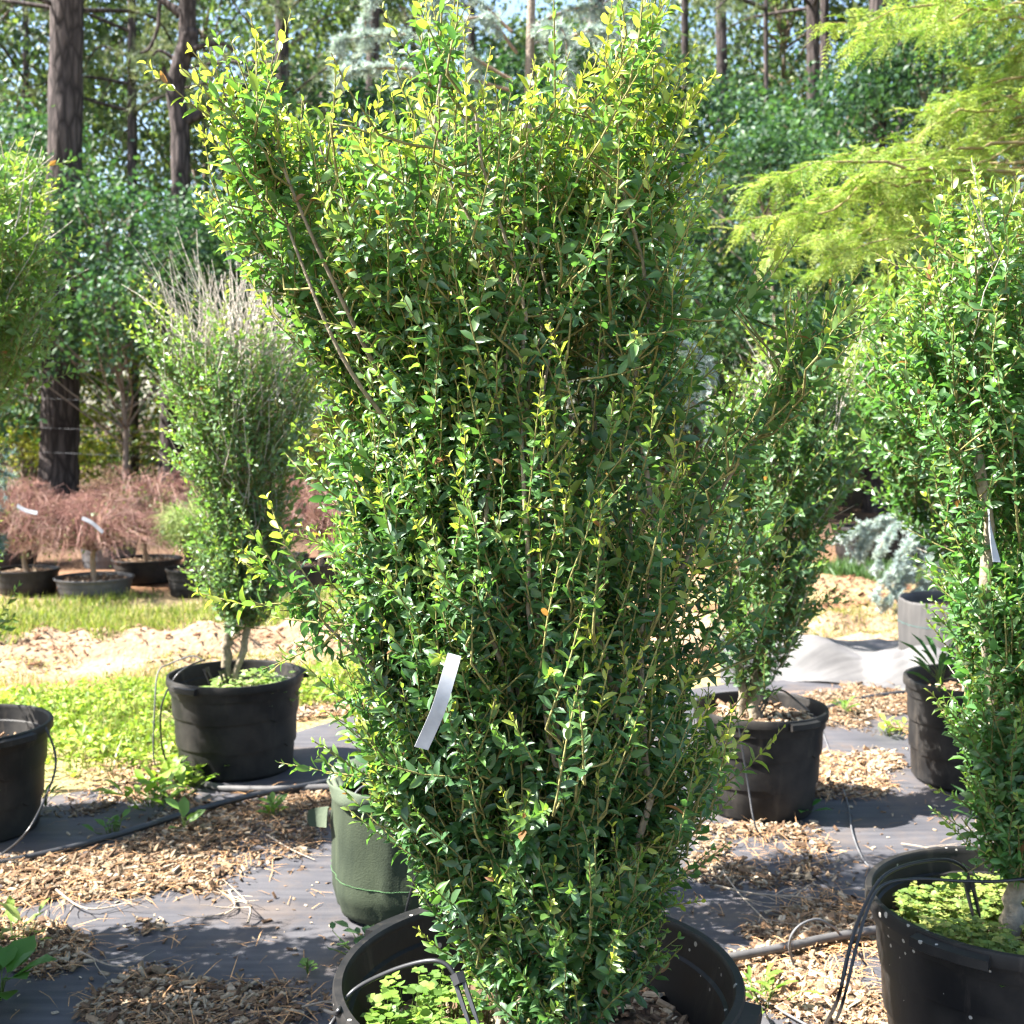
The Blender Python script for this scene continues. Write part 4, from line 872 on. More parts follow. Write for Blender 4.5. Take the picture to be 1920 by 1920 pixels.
# ------------------------------------------------------------------ low potted weeping maples on the verge
def low_pot(label, c, R, H, material='pot', seed=1):
    return pot('plant_pot', label, c, R, H, material, .84, (), 40, 'low black pots on the verge', 160, False, seed, .84)
def weeping(label, base, R, H, n, seed, pal, drop=.35, trunk_h=.22, greens=0, name='weeping_maple', mat_tw='bark', up=.0):
    rg = np.random.default_rng(seed); base = np.asarray(base, float); t = thing(name, label, 'shrub', base, 'russet weeping shrubs in low pots')
    tr = MB(); k = np.array([0, 0, trunk_h]); tubes(tr, smooth_line([[0, 0, 0], [.02 * rg.normal(), 0, trunk_h * .5], k], 8), np.linspace(.024, .017, 8)[None], 8, (.30, .22, .15)); tr.obj('trunk', 'bark', t)
    tw = MB(); a = rg.uniform(0, 6.283, n); rr = R * rg.uniform(.25, 1.05, n) ** .7; hz = (H - trunk_h) * rg.uniform(.25, 1.05, n) * np.sqrt(np.clip(1.1 - (rr / R) ** 2 * .75, .1, 1))
    o = np.stack([np.cos(a), np.sin(a), 0 * a], 1)
    s = k + rg.normal(size=(n, 3)) * .015; m1 = k + o * (rr * .45)[:, None] + np.array([0, 0, 1]) * (hz * .75)[:, None] + rg.normal(size=(n, 3)) * .03
    m2 = k + o * (rr * .8)[:, None] + np.array([0, 0, 1]) * (hz)[:, None] + rg.normal(size=(n, 3)) * .04
    e = k + o * rr[:, None] * 1.08 + np.array([0, 0, 1]) * (hz * (1 + up) - drop * (H - trunk_h) * rg.uniform(0, .9, n))[:, None] + rg.normal(size=(n, 3)) * .04
    pal = np.array(pal); col = pal[rg.integers(0, len(pal), n)] * rg.uniform(.7, 1.3, (n, 1))
    K = np.stack([s, m1, m2, e], 1); tubes(tw, K, np.array([.0038, .0026, .0018, .001])[None] * rg.uniform(.6, 1.3, (n, 1)), 3, col)
    # side twiglets
    nn_ = n * 8; i = rg.integers(0, n, nn_); f = rg.uniform(.3, 1, nn_)[:, None]; sp = m1[i] * (1 - f) + e[i] * f * .5 + m2[i] * f * .5
    dd = norm(o[i] * .7 + rg.normal(size=(nn_, 3)) * .7 + np.array([0, 0, -.1 + up])); L = rg.uniform(.05, .15, nn_)[:, None]
    tubes(tw, np.stack([sp, sp + dd * L * .5 + rg.normal(size=(nn_, 3)) * .008, sp + dd * L - np.array([0, 0, .02])], 1), np.tile([.0018, .0014, .0009], (nn_, 1)), 3, col[i] * rg.uniform(.8, 1.3, (nn_, 1)))
    stuff(tw.obj('twig_mop', mat_tw, t))
    if greens:
        fo = MB(); j = rg.integers(0, nn_, greens); p = sp[j] * np.array([.75, .75, .8]) + rg.normal(size=(greens, 3)) * .04 + np.array([0, 0, .02]); g = np.array([(.12, .17, .06), (.2, .22, .09), (.10, .16, .05)])
        leaves(fo, p, rdir(greens, rg), rdir(greens, rg) + np.array([0, 0, 1]), rg.uniform(.02, .045, greens), rg.uniform(.012, .022, greens), g[rg.integers(0, 3, greens)] * rg.uniform(.8, 1.2, (greens, 1)), LEAF4)
        stuff(fo.obj('foliage', 'soft', t))
    return t
RUS = [(.23, .12, .095), (.17, .08, .065), (.30, .19, .16), (.12, .055, .045), (.22, .13, .085)]
def gz0(px, py): q = G(px, py); return (q[0], q[1], float(ground_z(q[0], q[1])) + .001)
LOWS = [ # px, py of pot base centre, radius, height, label of pot, shrub radius, shrub height, shrub label, material
    (52, 1112, .245, .19, 'low black pot with hose stub at the end of the verge row', .46, .80, 'russet weeping shrub with a curled white tag', 'pot', 900),
    (178, 1117, .295, .155, 'low wide grey-green pot standing forward in the grass', .62, .78, 'widest russet weeping shrub over the grey-green pot', 'pot_dusty', 350),
    (277, 1090, .285, .19, 'low wide black pot with pale leaves over its rim', .60, .98, 'tall russet and green weeping shrub over the wide black pot', 'pot', 1800),
    (205, 1062, .26, .24, 'grey pot turned sunward behind the wide black pot', .45, .80, 'russet weeping shrub at the back of the verge row', 'pot_dusty', 100),
    (520, 1085, .27, .20, 'low black pot behind the forked-trunk shrub', .50, .90, 'rust-red upright-twigged shrub behind the forked trunk', 'pot', 60),
    (18, 1060, .27, .22, 'low black pot at the back of the verge row', .5, .85, 'pinkish weeping shrub below the dark pine', 'pot', 150),
    (600, 1098, .28, .20, 'low black pot on bare clay beside the tallest shrub', .5, .82, 'brown twiggy shrub on the bare clay', 'pot', 60)]
for i, (px, py, R, H, lb, r2, h2, lb2, mt, gr) in enumerate(LOWS):
    c = gz0(px, py); low_pot(lb, c, R, H, mt, 40 + i)
    weeping(lb2, (c[0], c[1], c[2] + H * .82), r2, h2 - H, 300, 60 + i, RUS, .55, .22 + .03 * (i % 3), gr, up=(.25 if i == 4 else 0))
c = gz0(370, 1116); low_pot('low black pot with a bent wire hoop on the verge', c, .235, .21, 'pot', 50)
PALE = [(.26, .33, .10), (.34, .38, .15), (.20, .28, .08)]
weeping('pale yellow-green feathery shrub in the hooped pot', (c[0], c[1], c[2] + .17), .30, .62, 120, 71, PALE, .5, .24, 2600, 'feathery_shrub')
drip('bent black wire hoop in the low pot on the verge', [P(362, 1078, 8.75), P(362, 1050, 8.75), P(366, 1037, 8.75), P(372, 1042, 8.75), P(375, 1066, 8.75)], .005)
c = gz0(372, 1062); pot('plant_pot', 'tall narrow black pot standing behind the hooped pot', c, .16, .34, 'pot', .9, (), 32, 'low black pots on the verge', 0, False, 81, .7)
for k, (px, py) in enumerate([(1610, 1058), (1660, 1054), (1712, 1056)]):
    c = gz0(px, py); pot('plant_pot', ['dark pot in deep shade at the tip of the blue weeping conifer', 'dark pot in deep shade between two others under the blue conifer', 'dark pot in deep shade near the trunk of the blue weeping conifer'][k], c, .24, .36, 'pot', .9, (), 32, 'shaded pots under the conifer', 0, False, 90 + k, .8)

# ------------------------------------------------------------------ blue conifers
def tufts(mb, c, ax, L, nn, rng, pal, spreadk=.9, w=.0016):
    n = len(c); i = np.repeat(np.arange(n), nn); d = norm(ax[i] * .5 + spreadk * rdir(n * nn, rng)); pal = np.asarray(pal)
    col = (pal[rng.integers(0, len(pal), n)] * rng.uniform(.75, 1.25, (n, 1)))[i]
    leaves(mb, c[i], d, rdir(n * nn, rng), L * rng.uniform(.7, 1.2, n * nn), np.full(n * nn, w), col, NEEDLE)
BLUE = [(.34, .41, .41), (.42, .49, .48), (.27, .35, .34), (.38, .44, .40)]
def cedar(label, base, branches, seed, trunk_top, tl=.024, w=.0035, every=.03, nn=14, name='blue_conifer', trunk_r=.05, pal=BLUE, side=.055):
    rg = np.random.default_rng(seed); base = np.asarray(base, float); t = thing(name, label, 'conifer', base, 'blue-grey conifers')
    tr = MB(); tubes(tr, smooth_line([base, (base + trunk_top) / 2 + .05 * rg.normal(size=3), trunk_top], 16) - base, np.linspace(trunk_r, trunk_r * .35, 16)[None], 9, (.2, .16, .13)); tr.obj('trunk', 'bark', t)
    fo = MB()
    for br in branches:
        ln = smooth_line(br, 20); L = np.linalg.norm(np.diff(ln, axis=0), axis=1).sum()
        b = MB(); tubes(b, ln - base, np.linspace(.010, .004, 20)[None], 6, (.24, .17, .12)); b.obj('branch', 'bark', t)
        n = int(L / every * 2.6); f = np.sort(rg.uniform(.12, 1, n)) * 19; i = np.clip(f.astype(int), 0, 18); p = ln[i] + (ln[i + 1] - ln[i]) * (f - i)[:, None]
        T = norm(ln[i + 1] - ln[i]); sd = norm(np.cross(T, rdir(n, rg))); ll = rg.uniform(.0, side, n)[:, None] * (1 + (rg.uniform(0, 1, n) < .12) * 2)[:, None]
        e = p + (sd * .8 + T * .4 + np.array([0, 0, -.35])) * ll
        for u in (1.0, .66, .33):
            tufts(fo, p + (e - p) * u - base, norm(sd + np.array([0, 0, .3])), tl, nn, rg, pal, .9, w)
    stuff(fo.obj('needle_tufts', 'needle', t, False)); return t
d = 6.9
def arch(p0, p1, sag, up_=.1, n=4):
    p0 = np.asarray(p0); p1 = np.asarray(p1); m = (p0 + p1) / 2 + np.array([0, 0, up_]); return [p0, m, p1, p1 + np.array([(p1[0] - p0[0]) * .06, 0, -sag])]
tx = P(1000, 770, d)[0]
def c_(px, py, dd=0): return P(px, py, d + dd)
brs = [arch(c_(960, 150), c_(650, 75), .06, .12), arch(c_(960, 170), c_(655, 130, -.2), .05, .05), arch(c_(960, 60), c_(820, 10, .1), .1, .1), arch(c_(990, 80), c_(1130, 62, -.1), .3, .0), arch(c_(990, 70), c_(1060, 72, -.2), .45, .05),
       arch(c_(990, 50), c_(1220, 60, .1), .2, .12), arch(c_(970, 100), c_(860, 45, -.1), .15, .1), arch(c_(970, -20), c_(700, -10, .1), .3, .15), arch(c_(990, -30), c_(1160, -10, 0), .4, .1), arch(c_(980, 250), c_(760, 260, .1), .3, .1), arch(c_(980, 260), c_(1240, 240, 0), .3, .1),
       arch(c_(990, 640), c_(1310, 665, 0), .2, .15), arch(c_(990, 730), c_(1320, 770, 0), .15, .2), arch(c_(970, 600), c_(560, 800, 0), .2, .2), arch(c_(980, 400), c_(720, 470, 0), .2, .2), arch(c_(990, 420), c_(1260, 480, 0), .2, .2)]
gq = G(990, 1260); cedar('tall blue-grey conifer with drooping limbs behind the tallest shrub', (tx, d, 0), brs, 5, np.array([tx, d, P(1000, -220, d)[2]]), .040, .006, .022, 12)
d = 8.6
b0 = G(1790, 1135); b0 = np.array([c_(1790, 1100)[0], d, 0.0])
brs = [[c_(1790, 1000), c_(1720, 965), c_(1640, 980), c_(1580, 1010)], [c_(1790, 990), c_(1700, 975), c_(1630, 1000), c_(1610, 1050)], [c_(1790, 985, .1), c_(1720, 970, -.1), c_(1660, 1010, -.15), c_(1640, 1070, -.2)], [c_(1780, 990), c_(1730, 985, -.2), c_(1700, 1030, -.3), c_(1700, 1062, -.3)],
       [c_(1780, 1000), c_(1720, 1010, -.3), c_(1680, 1060, -.4), c_(1640, 1128, -.5)], [c_(1780, 1030), c_(1730, 1050, -.3), c_(1690, 1095, -.4), c_(1660, 1136, -.5)], [c_(1790, 1050), c_(1750, 1070, -.3), c_(1720, 1110, -.4), c_(1690, 1140, -.5)], [c_(1790, 1040), c_(1765, 1080, -.3), c_(1740, 1110, -.4), c_(1720, 1120, -.4)], [c_(1800, 980), c_(1850, 970), c_(1900, 1000), c_(1930, 1060)], [c_(1790, 1060), c_(1760, 1035, -.3), c_(1745, 1055, -.4), c_(1742, 1085, -.4)]]
cedar('whitish blue weeping conifer spilling down onto the red clay', b0, brs, 6, c_(1795, 985), .036, .007, .020, 16)
d = 4.4
b0 = np.array([c_(-150, 1000)[0], d, 0.])
brs = [[c_(-120, 900), c_(-70, 885), c_(-25, 880), c_(6, 885)], [c_(-120, 1030), c_(-70, 1010), c_(-25, 1002), c_(4, 1005)], [c_(-120, 960), c_(-70, 955), c_(-30, 950), c_(-18, 955)]]
cedar('steel-blue needled conifer poking in beside the single-hose pot shrub', b0, brs, 7, c_(-125, 700), .030, .0026, .02, 20, 'blue_conifer', .03, [(.16, .25, .27), (.22, .32, .33), (.12, .2, .2)])

# ------------------------------------------------------------------ feathery cypress, right
def cypress():
    rg = np.random.default_rng(77); d = 5.6; base = np.array([2.95, d, 0.0])
    t = thing('bald_cypress', 'feathery yellow-green conifer reaching in above the right-hand shrubs', 'conifer', base)
    tr = MB(); tubes(tr, smooth_line([[0, 0, 0], [.03, 0, 2], [0, .02, 4.2], [.05, 0, 6]], 24), np.linspace(.09, .03, 24)[None], 12, (.22, .15, .11)); tr.obj('trunk', 'bark', t)
    tx = 2.95
    brs = []
    tips = [(1560, 48, -.3), (1600, 75, -.1), (1680, 25, .3), (1760, 60, 0), (1800, 130, .2), (1860, 180, -.2), (1560, 300, .1), (1600, 330, -.3), (1650, 290, .3), (1640, 380, -.1), (1400, 360, -.5), (1370, 420, -.3), (1450, 430, 0), (1480, 400, -.2), (1520, 450, .2), (1560, 480, -.4), (1600, 440, 0), (1660, 450, .3), (1700, 400, -.2), (1740, 330, .1), (1780, 280, .3), (1820, 330, 0), (1860, 380, -.3), (1720, 220, .2), (1830, 240, .5), (1880, 60, .3), (1660, -30, .2), (1780, -20, .3), (1500, 520, .3), (1440, 480, .4), (1600, 540, .3), (1700, 520, .1), (1780, 470, -.2), (1840, 450, .2), (1860, 290, .1), (1900, 130, .2), (1790, 190, .4), (1850, 20, 0), (1740, 10, .5), (1650, 340, .5), (1550, 390, .5)]
    fo = MB()
    FR = [(.29, .38, .085), (.21, .31, .06), (.37, .43, .14), (.14, .24, .05)]
    for px, py, dd in tips:
        e = P(px, py, d + dd); s = np.array([tx, d, e[2] + rg.uniform(.0, .35)]); m_ = s * .45 + e * .55 + np.array([0, 0, rg.uniform(.05, .16)])
        m2_ = s * .18 + e * .82 + np.array([rg.normal() * .05, rg.normal() * .05, rg.uniform(.0, .1)])
        ln = smooth_line([s, m_, m2_, e], 18); ln[3:] += .012 * rg.normal(size=(15, 3)); b = MB(); tubes(b, ln - base, np.linspace(.010, .0016, 18)[None], 5, (.26, .2, .10)); b.obj('branch', 'bark', t)
        L = np.linalg.norm(e - s); n = int(L * 46); f = rg.uniform(.18, 1, n) ** .8 * 17; i = np.clip(f.astype(int), 0, 16); p = ln[i] + (ln[i + 1] - ln[i]) * (f - i)[:, None]; T = norm(ln[i + 1] - ln[i])
        sg = rg.choice([-1, 1], n)[:, None]; side = norm(np.cross(T, np.array([0, 0, 1.]))) * sg
        fd = norm(T * .45 + side * .8 + np.array([0, 0, -.05]) + .4 * rg.normal(size=(n, 3))); fl_ = rg.uniform(.10, .24, n)
        # each frond: a thin rachis of leaflet pairs that droops at its tip
        kk = 15; u = (np.arange(kk) + .5) / kk
        pr_ = p[:, None] + fd[:, None] * (fl_[:, None] * u)[..., None] + np.array([0, 0, -1.])[None, None] * (fl_[:, None] * u ** 2 * .35)[..., None]
        tubes(fo, np.stack([p, pr_[:, 7], pr_[:, -1]], 1) - base, np.tile([.0013, .001, .0006], (n, 1)), 3, (.30, .32, .07))
        nf = norm(np.cross(fd, np.cross(np.array([0, 0, 1.]), fd))) ; sx = norm(np.cross(fd, nf))
        col = np.array(FR)[rg.integers(0, 4, n)] * rg.uniform(.8, 1.2, (n, 1))
        for s_ in (1, -1):
            pos = pr_.reshape(-1, 3); y = (np.repeat(fd * .55, kk, 0) + np.repeat(sx * s_, kk, 0)) + .18 * rg.normal(size=(n * kk, 3)) + np.array([0, 0, -.15])
            LL = (np.tile(np.sin(np.clip(u * 1.05 + .12, 0, 1) * math.pi) ** .5, n)) * .030 * rg.uniform(.8, 1.2, n * kk)
            leaves(fo, pos - base, y, np.repeat(nf, kk, 0) + .3 * rg.normal(size=(n * kk, 3)), LL, np.full(n * kk, .0062), np.repeat(col, kk, 0), LEAF4)
    stuff(fo.obj('frond_mass', 'soft', t, False))
cypress()

# ------------------------------------------------------------------ woodland behind
def broad_proto(name, label, seed, H, R, n_leaf, size, pal, trunk_r=.07, clumps=46, low=.18, flat=.8, group='woodland trees behind the fence', cat='tree'):
    rg = np.random.default_rng(seed); t = thing(name, label, cat, (0, 0, 0), group)
    tr = MB(); top = H * .8; ln = smooth_line([[0, 0, 0], [.1 * rg.normal(), .1 * rg.normal(), top * .4], [.15 * rg.normal(), .15 * rg.normal(), top]], 16)
    tubes(tr, ln, np.linspace(trunk_r, trunk_r * .25, 16)[None], 8, (.17, .13, .10))
    c = []
    for k in range(clumps):
        z = H * (low + (1 - low) * rg.uniform(.02, 1)); u = (z / H - low) / (1 - low); rr = R * math.sqrt(max(.05, 1 - (2 * u - .75) ** 2 * .62)) * rg.uniform(.2, 1) ** .55; a = rg.uniform(0, 6.283)
        e = np.array([rr * math.cos(a), rr * math.sin(a), z]); c.append(e)
        s = ln[min(15, int(15 * max(0, z - rr * .5) / top))]; tubes(tr, smooth_line([s, (s + e) / 2 + rg.normal(size=3) * .12, e], 7), np.linspace(trunk_r * .28, .006, 7)[None], 5, (.17, .13, .10))
    tr.obj('trunk', 'bark', t)
    c = np.array(c); i = rg.integers(0, clumps, n_leaf); cr = rg.uniform(.28, .6, clumps)[i] * R * .42
    p = c[i] + rg.normal(size=(n_leaf, 3)) * cr[:, None] * np.array([.8, .8, .5])
    y = rdir(n_leaf, rg) + np.array([0, 0, -.35]); nn = np.array([0, 0, 1.]) + .7 * rg.normal(size=(n_leaf, 3))
    pal = np.array(pal); ct = rg.uniform(.7, 1.3, clumps)[i]; col = pal[(rg.integers(0, len(pal), clumps)[i] + (rg.uniform(0, 1, n_leaf) < .3)) % len(pal)] * ct[:, None] * rg.uniform(.75, 1.25, (n_leaf, 1))
    L = size * rg.uniform(.6, 1.3, n_leaf); b = MB(); leaves(b, p, y, nn, L, L * .62, col, LEAF4); b.obj('crown', 'wood_leaf', t, False)
    return t
GRN = [(.035, .085, .04), (.05, .11, .05), (.075, .145, .05), (.04, .09, .05)]
YEL = [(.26, .32, .04), (.33, .36, .05), (.18, .26, .04), (.36, .34, .06)]
OLV = [(.09, .14, .06), (.13, .17, .06), (.065, .11, .05)]
pA = broad_proto('broadleaf_tree', '', 101, 6.2, 1.9, 12000, .10, GRN)
pB = broad_proto('broadleaf_tree', '', 102, 5.0, 1.7, 10000, .09, YEL, .05)
pE = broad_proto('broadleaf_tree', '', 104, 4.4, 1.75, 9000, .085, GRN, .05, 50, .50)
pD = broad_proto('broadleaf_tree', '', 103, 8.5, 2.3, 13000, .11, OLV, .10, 60, .25)
used = set()
def place(proto, px, py, depth, s, rz, label, sz=1.0, group='woodland trees behind the fence', z=None):
    o = proto if proto.name not in used else copy_tree(proto); used.add(o.name); used.add(proto.name)
    x = P(px, 770, depth)[0]; o.location = (x, depth, 0 if z is None else z); o.scale = (s, s, s * sz); o.rotation_euler = (0, 0, rz); o['label'] = label; o['group'] = group
for px, dp, s, rz, sz, lb in [(60, 18.5, .9, 4., 1., 'dark green broadleaf tree close behind the thick straight pine'), (1440, 15.5, .85, 1., .9, 'blue-green broadleaf tree under the sky gap'), (1560, 17., 1., 3.3, .95, 'dark green broadleaf tree at the foot of the paired pines'), (1330, 18.5, 1., 5., 1., 'green broadleaf tree between the slim pale pine and the dark sapling'), (640, 17.5, 1., 2.6, .95, 'green broadleaf tree between the crooked pine and the blue conifer'), (1750, 16., 1., .5, 1.0, 'dark broadleaf tree behind the feathery conifer'), (1120, 19., 1.1, 1.4, 1., 'green broadleaf tree at the foot of the sunlit pine behind the tallest shrub'), (900, 20., 1.1, 3.9, 1.0, 'green broadleaf tree screened by the blue conifer'), (-150, 15., .9, 1., 1., 'broadleaf tree beyond the end of the fence wires'), (2050, 15, 1., 2., 1., 'broadleaf tree behind the feathery conifer trunk')]:
    place(pA, px, 0, dp, s, rz, lb, sz)
for px, dp, s, rz, sz, lb in [(225, 14.8, .95, .3, .95, 'glossy-leaved tree in front of the thick straight pine'), (430, 15.4, .95, 2.1, .92, 'glossy-leaved tree below the long bare pine limb')]:
    place(pE, px, 0, dp, s, rz, lb, sz)
for px, dp, s, rz, sz, lb in [(40, 18.5, .75, .6, .8, 'yellow-green sapling behind the fence wires beside the thick pine'), (250, 19.5, .8, 2.2, .85, 'yellow-green sapling between the thick pine and the crooked pine'), (470, 19., .7, 4.4, .8, 'yellow-green sapling behind the bare-twigged forked shrub'), (620, 16., .5, 1., .75, 'small yellow-green sapling beside the tallest shrub'), (1640, 19., .8, 3., .85, 'yellow-green sapling behind the broad shaded pine trunk'), (1480, 21., 1., .2, .9, 'yellow-green sapling seen past the dark sapling trunk'), (760, 21, .9, 5., .9, 'yellow-green sapling behind the limbs of the blue conifer'), (1230, 22., 1., 3.7, 1., 'yellow-green sapling beside the slender dark pine')]:
    place(pB, px, 0, dp, s, rz, lb, sz)
for px, dp, s, rz, sz, lb in [(130, 24., 1.1, .6, 1.15, 'tall olive tree towering behind the thick straight pine'), (380, 26., 1.2, 2., 1.2, 'tall olive tree behind the crooked pine'), (560, 23., 1.1, 4., 1.15, 'tall olive tree right behind the long bare limb'), (760, 27., 1.2, 1., 1.15, 'tall olive tree behind the stout needle-hidden pine'), (1010, 29., 1.2, 3., 1.0, 'tall olive tree over the top of the tallest shrub'), (1220, 28., 1.2, 5., .95, 'tall olive tree between the sunlit pine and the slender dark pine'), (1450, 25., 1.1, 2., 1.15, 'tall olive tree between the sky gap and the paired pines'), (1650, 24., 1.2, 0., 1.2, 'tall olive tree behind the slim leaning pine'), (1850, 23., 1.2, 3., 1.3, 'tall olive tree over the feathery conifer'), (-80, 22., 1.2, 1., 1.2, 'tall olive tree beside the thin pale pine')]:
    place(pD, px, 0, dp, s, rz, lb, sz)

# pines: a long bare bole and tufted limbs
def bole(px0, py0, px1, py1, depth, w0, w1, pts=None, top=15.):
    a = P(px0, py0, depth); b = P(px1, py1, depth); s = (b - a) / (b[2] - a[2])
    base = a + s * (0 - a[2]); tp = a + s * (top - a[2])
    if pts: mid = [P(x, y, depth) for x, y in pts]
    else: mid = [a, b]
    return base, [base] + mid + [tp], w0 / FPX * depth / 2, w1 / FPX * depth / 2
PN = [(.13, .18, .08), (.18, .22, .09), (.09, .14, .065), (.22, .24, .11)]
def pine(label, base, line, r0, r1, seed, limbs=(), crown=(5., 13., 26, 2.2), tuft=40, group='pines at the wood edge', name='pine_tree'):
    rg = np.random.default_rng(seed); t = thing(name, label, 'pine', (base[0], base[1], 0), group); base = np.array([base[0], base[1], 0.])
    ln = smooth_line(line, 60); ln[:, 2] = np.maximum(ln[:, 2], 0); zt = ln[:, 2] / ln[-1, 2]
    rr = r0 + (r1 - r0) * np.clip(ln[:, 2] / 6.0, 0, 1.6); rr = np.maximum(rr, .03) * (1 - .5 * np.clip(zt - .5, 0, 1)) + .35 * r0 * np.exp(-ln[:, 2] / .35)
    b = MB(); seg = 22; tubes(b, ln - base, rr[None], seg)
    V = b.v[0].reshape(60, seg, 3); ctr = (ln - base)[:, None]; off = V - ctr; an = np.arange(seg)
    V += (off * (.05 * rg.normal(size=(60, seg, 1)) + .05 * np.sin(an * 2.9 + rg.uniform(0, 6))[None, :, None])).astype(np.float32); b.v[0] = V.reshape(-1, 3)
    tko = b.obj('trunk', 'pine_bark', t)
    fo = MB(); ends = []
    for lm, r in limbs:
        l2 = smooth_line(lm, 16); o = MB(); tubes(o, l2 - base, np.linspace(r, r * .5, 16)[None], 9); o.obj('limb', 'pine_bark', tko)
    z0, z1, n, R = crown
    for k in range(n):
        z = rg.uniform(z0, z1); i = int(np.argmin(np.abs(ln[:, 2] - z))); a = rg.uniform(0, 6.283); L = R * rg.uniform(.5, 1) * (1.2 - .6 * (z - z0) / (z1 - z0 + .01))
        s = ln[i]; e = s + np.array([math.cos(a) * L, math.sin(a) * L, rg.uniform(-.3, .4)]); m_ = (s + e) / 2 + np.array([0, 0, .2]) + rg.normal(size=3) * .1
        l2 = smooth_line([s, m_, e], 10); o = MB(); tubes(o, l2 - base, np.linspace(.035, .010, 10)[None], 6); o.obj('limb', 'pine_bark', tko)
        f = rg.uniform(.35, 1, tuft) * 9; j = np.clip(f.astype(int), 0, 8); p = l2[j] + (l2[j + 1] - l2[j]) * (f - j)[:, None]
        sd = rdir(tuft, rg) * np.array([1, 1, .5]); e2 = p + sd * rg.uniform(.05, .45, (tuft, 1)); ends.append(e2); 
        tufts(fo, e2 - base, norm(sd + np.array([0, 0, .5])), .17, 16, rg, PN, .8, .007)
    if n: stuff(fo.obj('needle_tufts', 'needle', t, False))
    return t
d = 16.5
bs, ln, r0, r1 = bole(110, 890, 126, 0, d, 68, 58)
pine('thick straight pine trunk crossed by fence wires at the left', bs, ln, r0, r1, 1, crown=(6.3, 12, 10, 2.4))
d = 17
bs, ln, r0, r1 = bole(322, 890, 350, 0, d, 44, 32, [(324, 700), (338, 430), (338, 250), (330, 160), (356, 60), (352, 0)])
lb = [([P(345, 228, d), P(380, 212, d), P(430, 182, d - .1), P(520, 160, d - .2)], .075), ([P(342, 105, d), P(375, 88, d - .2), P(415, 82, d - .2), P(440, 95, d - .2)], .045), ([P(335, 165, d), P(315, 150, d - .1), P(306, 125, d - .2)], .06), ([P(345, 30, d), P(320, 12, d), P(290, -10, d)], .075), ([P(328, 110, d), P(300, 95, d), P(285, 105, d)], .03), ([P(300, -10, d), P(296, 50, d), P(280, 90, d), P(262, 100, d)], .03)]
pine('crooked pine with a forked knobbly trunk and one long bare limb', bs, ln, r0, r1, 2, lb, (6.2, 12, 12, 2.8))
for k, (px0, px1, dp, w0, w1, lb, cr) in enumerate([
        (1125, 1119, 19., 32, 30, 'sunlit pine trunk rising straight behind the tallest shrub', (6.6, 12, 9, 2.4)),
        (1364, 1352, 21., 26, 21, 'slim pine trunk with pale lit bark near a patch of sky', (8.5, 13, 8, 2.)),
        (1527, 1524, 22., 28, 24, 'pine trunk of a close pair, the stouter one', (8., 14, 10, 2.4)),
        (1550, 1546, 23., 22, 18, 'pine trunk of a close pair, the slimmer one', (8.5, 14, 8, 2.2)),
        (1676, 1692, 20., 20, 16, 'slim leaning grey pine trunk behind the feathery conifer', (8., 13, 8, 2.2)),
        (1288, 1284, 24., 18, 15, 'slender dark pine trunk beside the sky gap', (9, 13, 6, 2.)),
        (52, 48, 22., 16, 12, 'thin pale pine trunk beside the thick straight one', (7, 13, 9, 2.4)),
        (535, 528, 18.5, 30, 24, 'dark pine trunk behind the twiggy forked shrub', (5.6, 12, 14, 2.6)),
        (880, 884, 23., 20, 15, 'thin grey pine trunk behind the blue conifer', (8.5, 14, 8, 2.2)),
        (1440, 1436, 18., 11, 8, 'thin dark sapling trunk right of the sky gap', (7., 12, 5, 1.5)),
        (1640, 1646, 17., 34, 30, 'broad shaded pine trunk behind the dense dark shrub', (7.5, 12, 8, 2.4)),
        (690, 700, 19., 28, 24, 'stout pine trunk hidden among needles left of the blue conifer', (5.6, 12, 16, 2.8)),
        (250, 247, 21., 20, 16, 'thin pale pine trunk left of the crooked one', (5.0, 12, 14, 2.6))]):
    bs, ln, r0, r1 = bole(px0, 890, px1, 0, dp, w0, w1); pine(lb, bs, ln, r0, r1, 10 + k, (), cr)

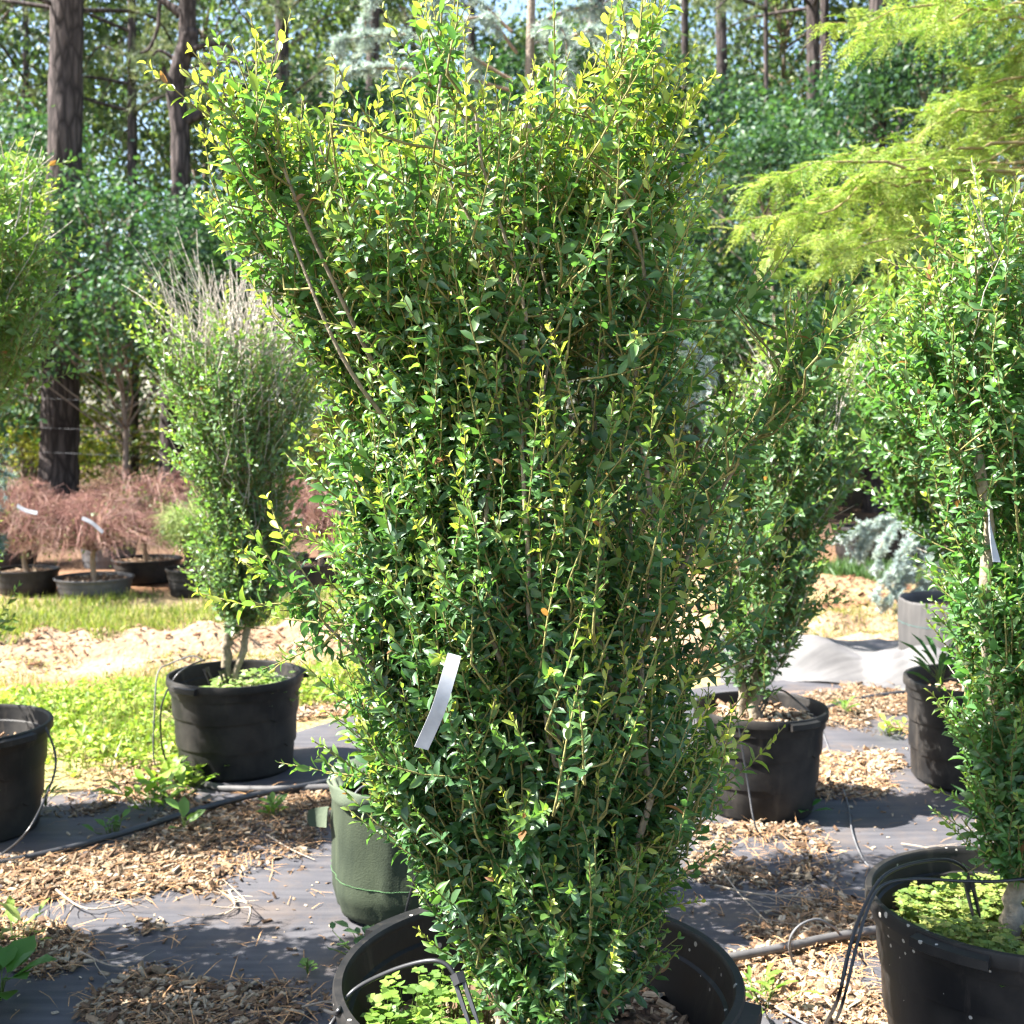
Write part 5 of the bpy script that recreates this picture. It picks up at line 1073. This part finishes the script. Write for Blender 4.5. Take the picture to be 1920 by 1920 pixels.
# wire fence: three strands stapled to the pines
for k, (y0, y1) in enumerate([(742, 745), (797, 800), (843, 846)]):
    a, b = P(-120, y0 - 4, 16.1), P(720, y1 + 26, 15.9)
    hose('fence_wire', ['topmost fence wire strung across the pine trunks', 'middle fence wire strung across the pine trunks', 'lowest fence wire strung across the pine trunks'][k], [a, (a * 2 + b) / 3 + [0, 0, -.01], (a + 2 * b) / 3 + [0, 0, -.01], b], .0032, 'wire', 24, 5, 'wire', 'fence wires')

# the wood beyond, read as one mass
rg = np.random.default_rng(9); n = 150000
p = np.stack([rg.uniform(-27, 27, n), rg.uniform(31, 40, n), rg.uniform(0, 17, n)], 1)
nzv = VN(55); dens = .55 * nzv(p * np.array([.35, .25, .30]), .55) + .35 * N2(p, .5) + .55 - .05 * np.maximum(p[:, 2] - 6, 0) + .3 - sum(1.1 * np.exp(-((p[:, 0] / p[:, 1] - (g_ - 960) / 2300) / w_) ** 2) for g_, w_ in ((930, .035), (1335, .018), (1560, .012), (640, .008))) * np.clip((p[:, 2] - 6) / 2, 0, 1) + .25 * rg.normal(size=n)
p = p[dens > -.05]; n = len(p)
pal = np.array([(.045, .085, .045), (.07, .11, .05), (.035, .07, .04), (.10, .13, .05)]); cl = np.clip(((nzv(p * .5 + 40, .8) + 1) * 2), 0, 3.99).astype(int)
b = MB(); L = rg.uniform(.12, .30, n); leaves(b, p, rdir(n, rg), rdir(n, rg) + np.array([-.3, -.3, .8]), L, L * .6, pal[cl] * rg.uniform(.7, 1.3, (n, 1)), LEAF4)
tag(stuff(b.obj('far_wood', 'wood_leaf', None, False)), 'hazy green mass of far woodland with gaps of sky', 'woodland')
# undergrowth at the foot of the wood
n = 26000; p = np.stack([rg.uniform(-9, 9, n), rg.uniform(17.6, 25, n), rg.gamma(2., .40, n)], 1); k = N1(p * np.array([1, 1, .4]), .5) > -.5; p = p[k]; n = len(p)
pal = np.array([(.10, .15, .03), (.20, .24, .04), (.07, .12, .03), (.26, .20, .06)]); b = MB(); L = rg.uniform(.05, .12, n)
leaves(b, p, rdir(n, rg), rdir(n, rg) + np.array([0, 0, 1]), L, L * .6, pal[rg.integers(0, 4, n)] * rg.uniform(.7, 1.3, (n, 1)), LEAF4)
tag(stuff(b.obj('undergrowth', 'wood_leaf', None, False)), 'tangled leafy undergrowth at the foot of the pines', 'undergrowth')
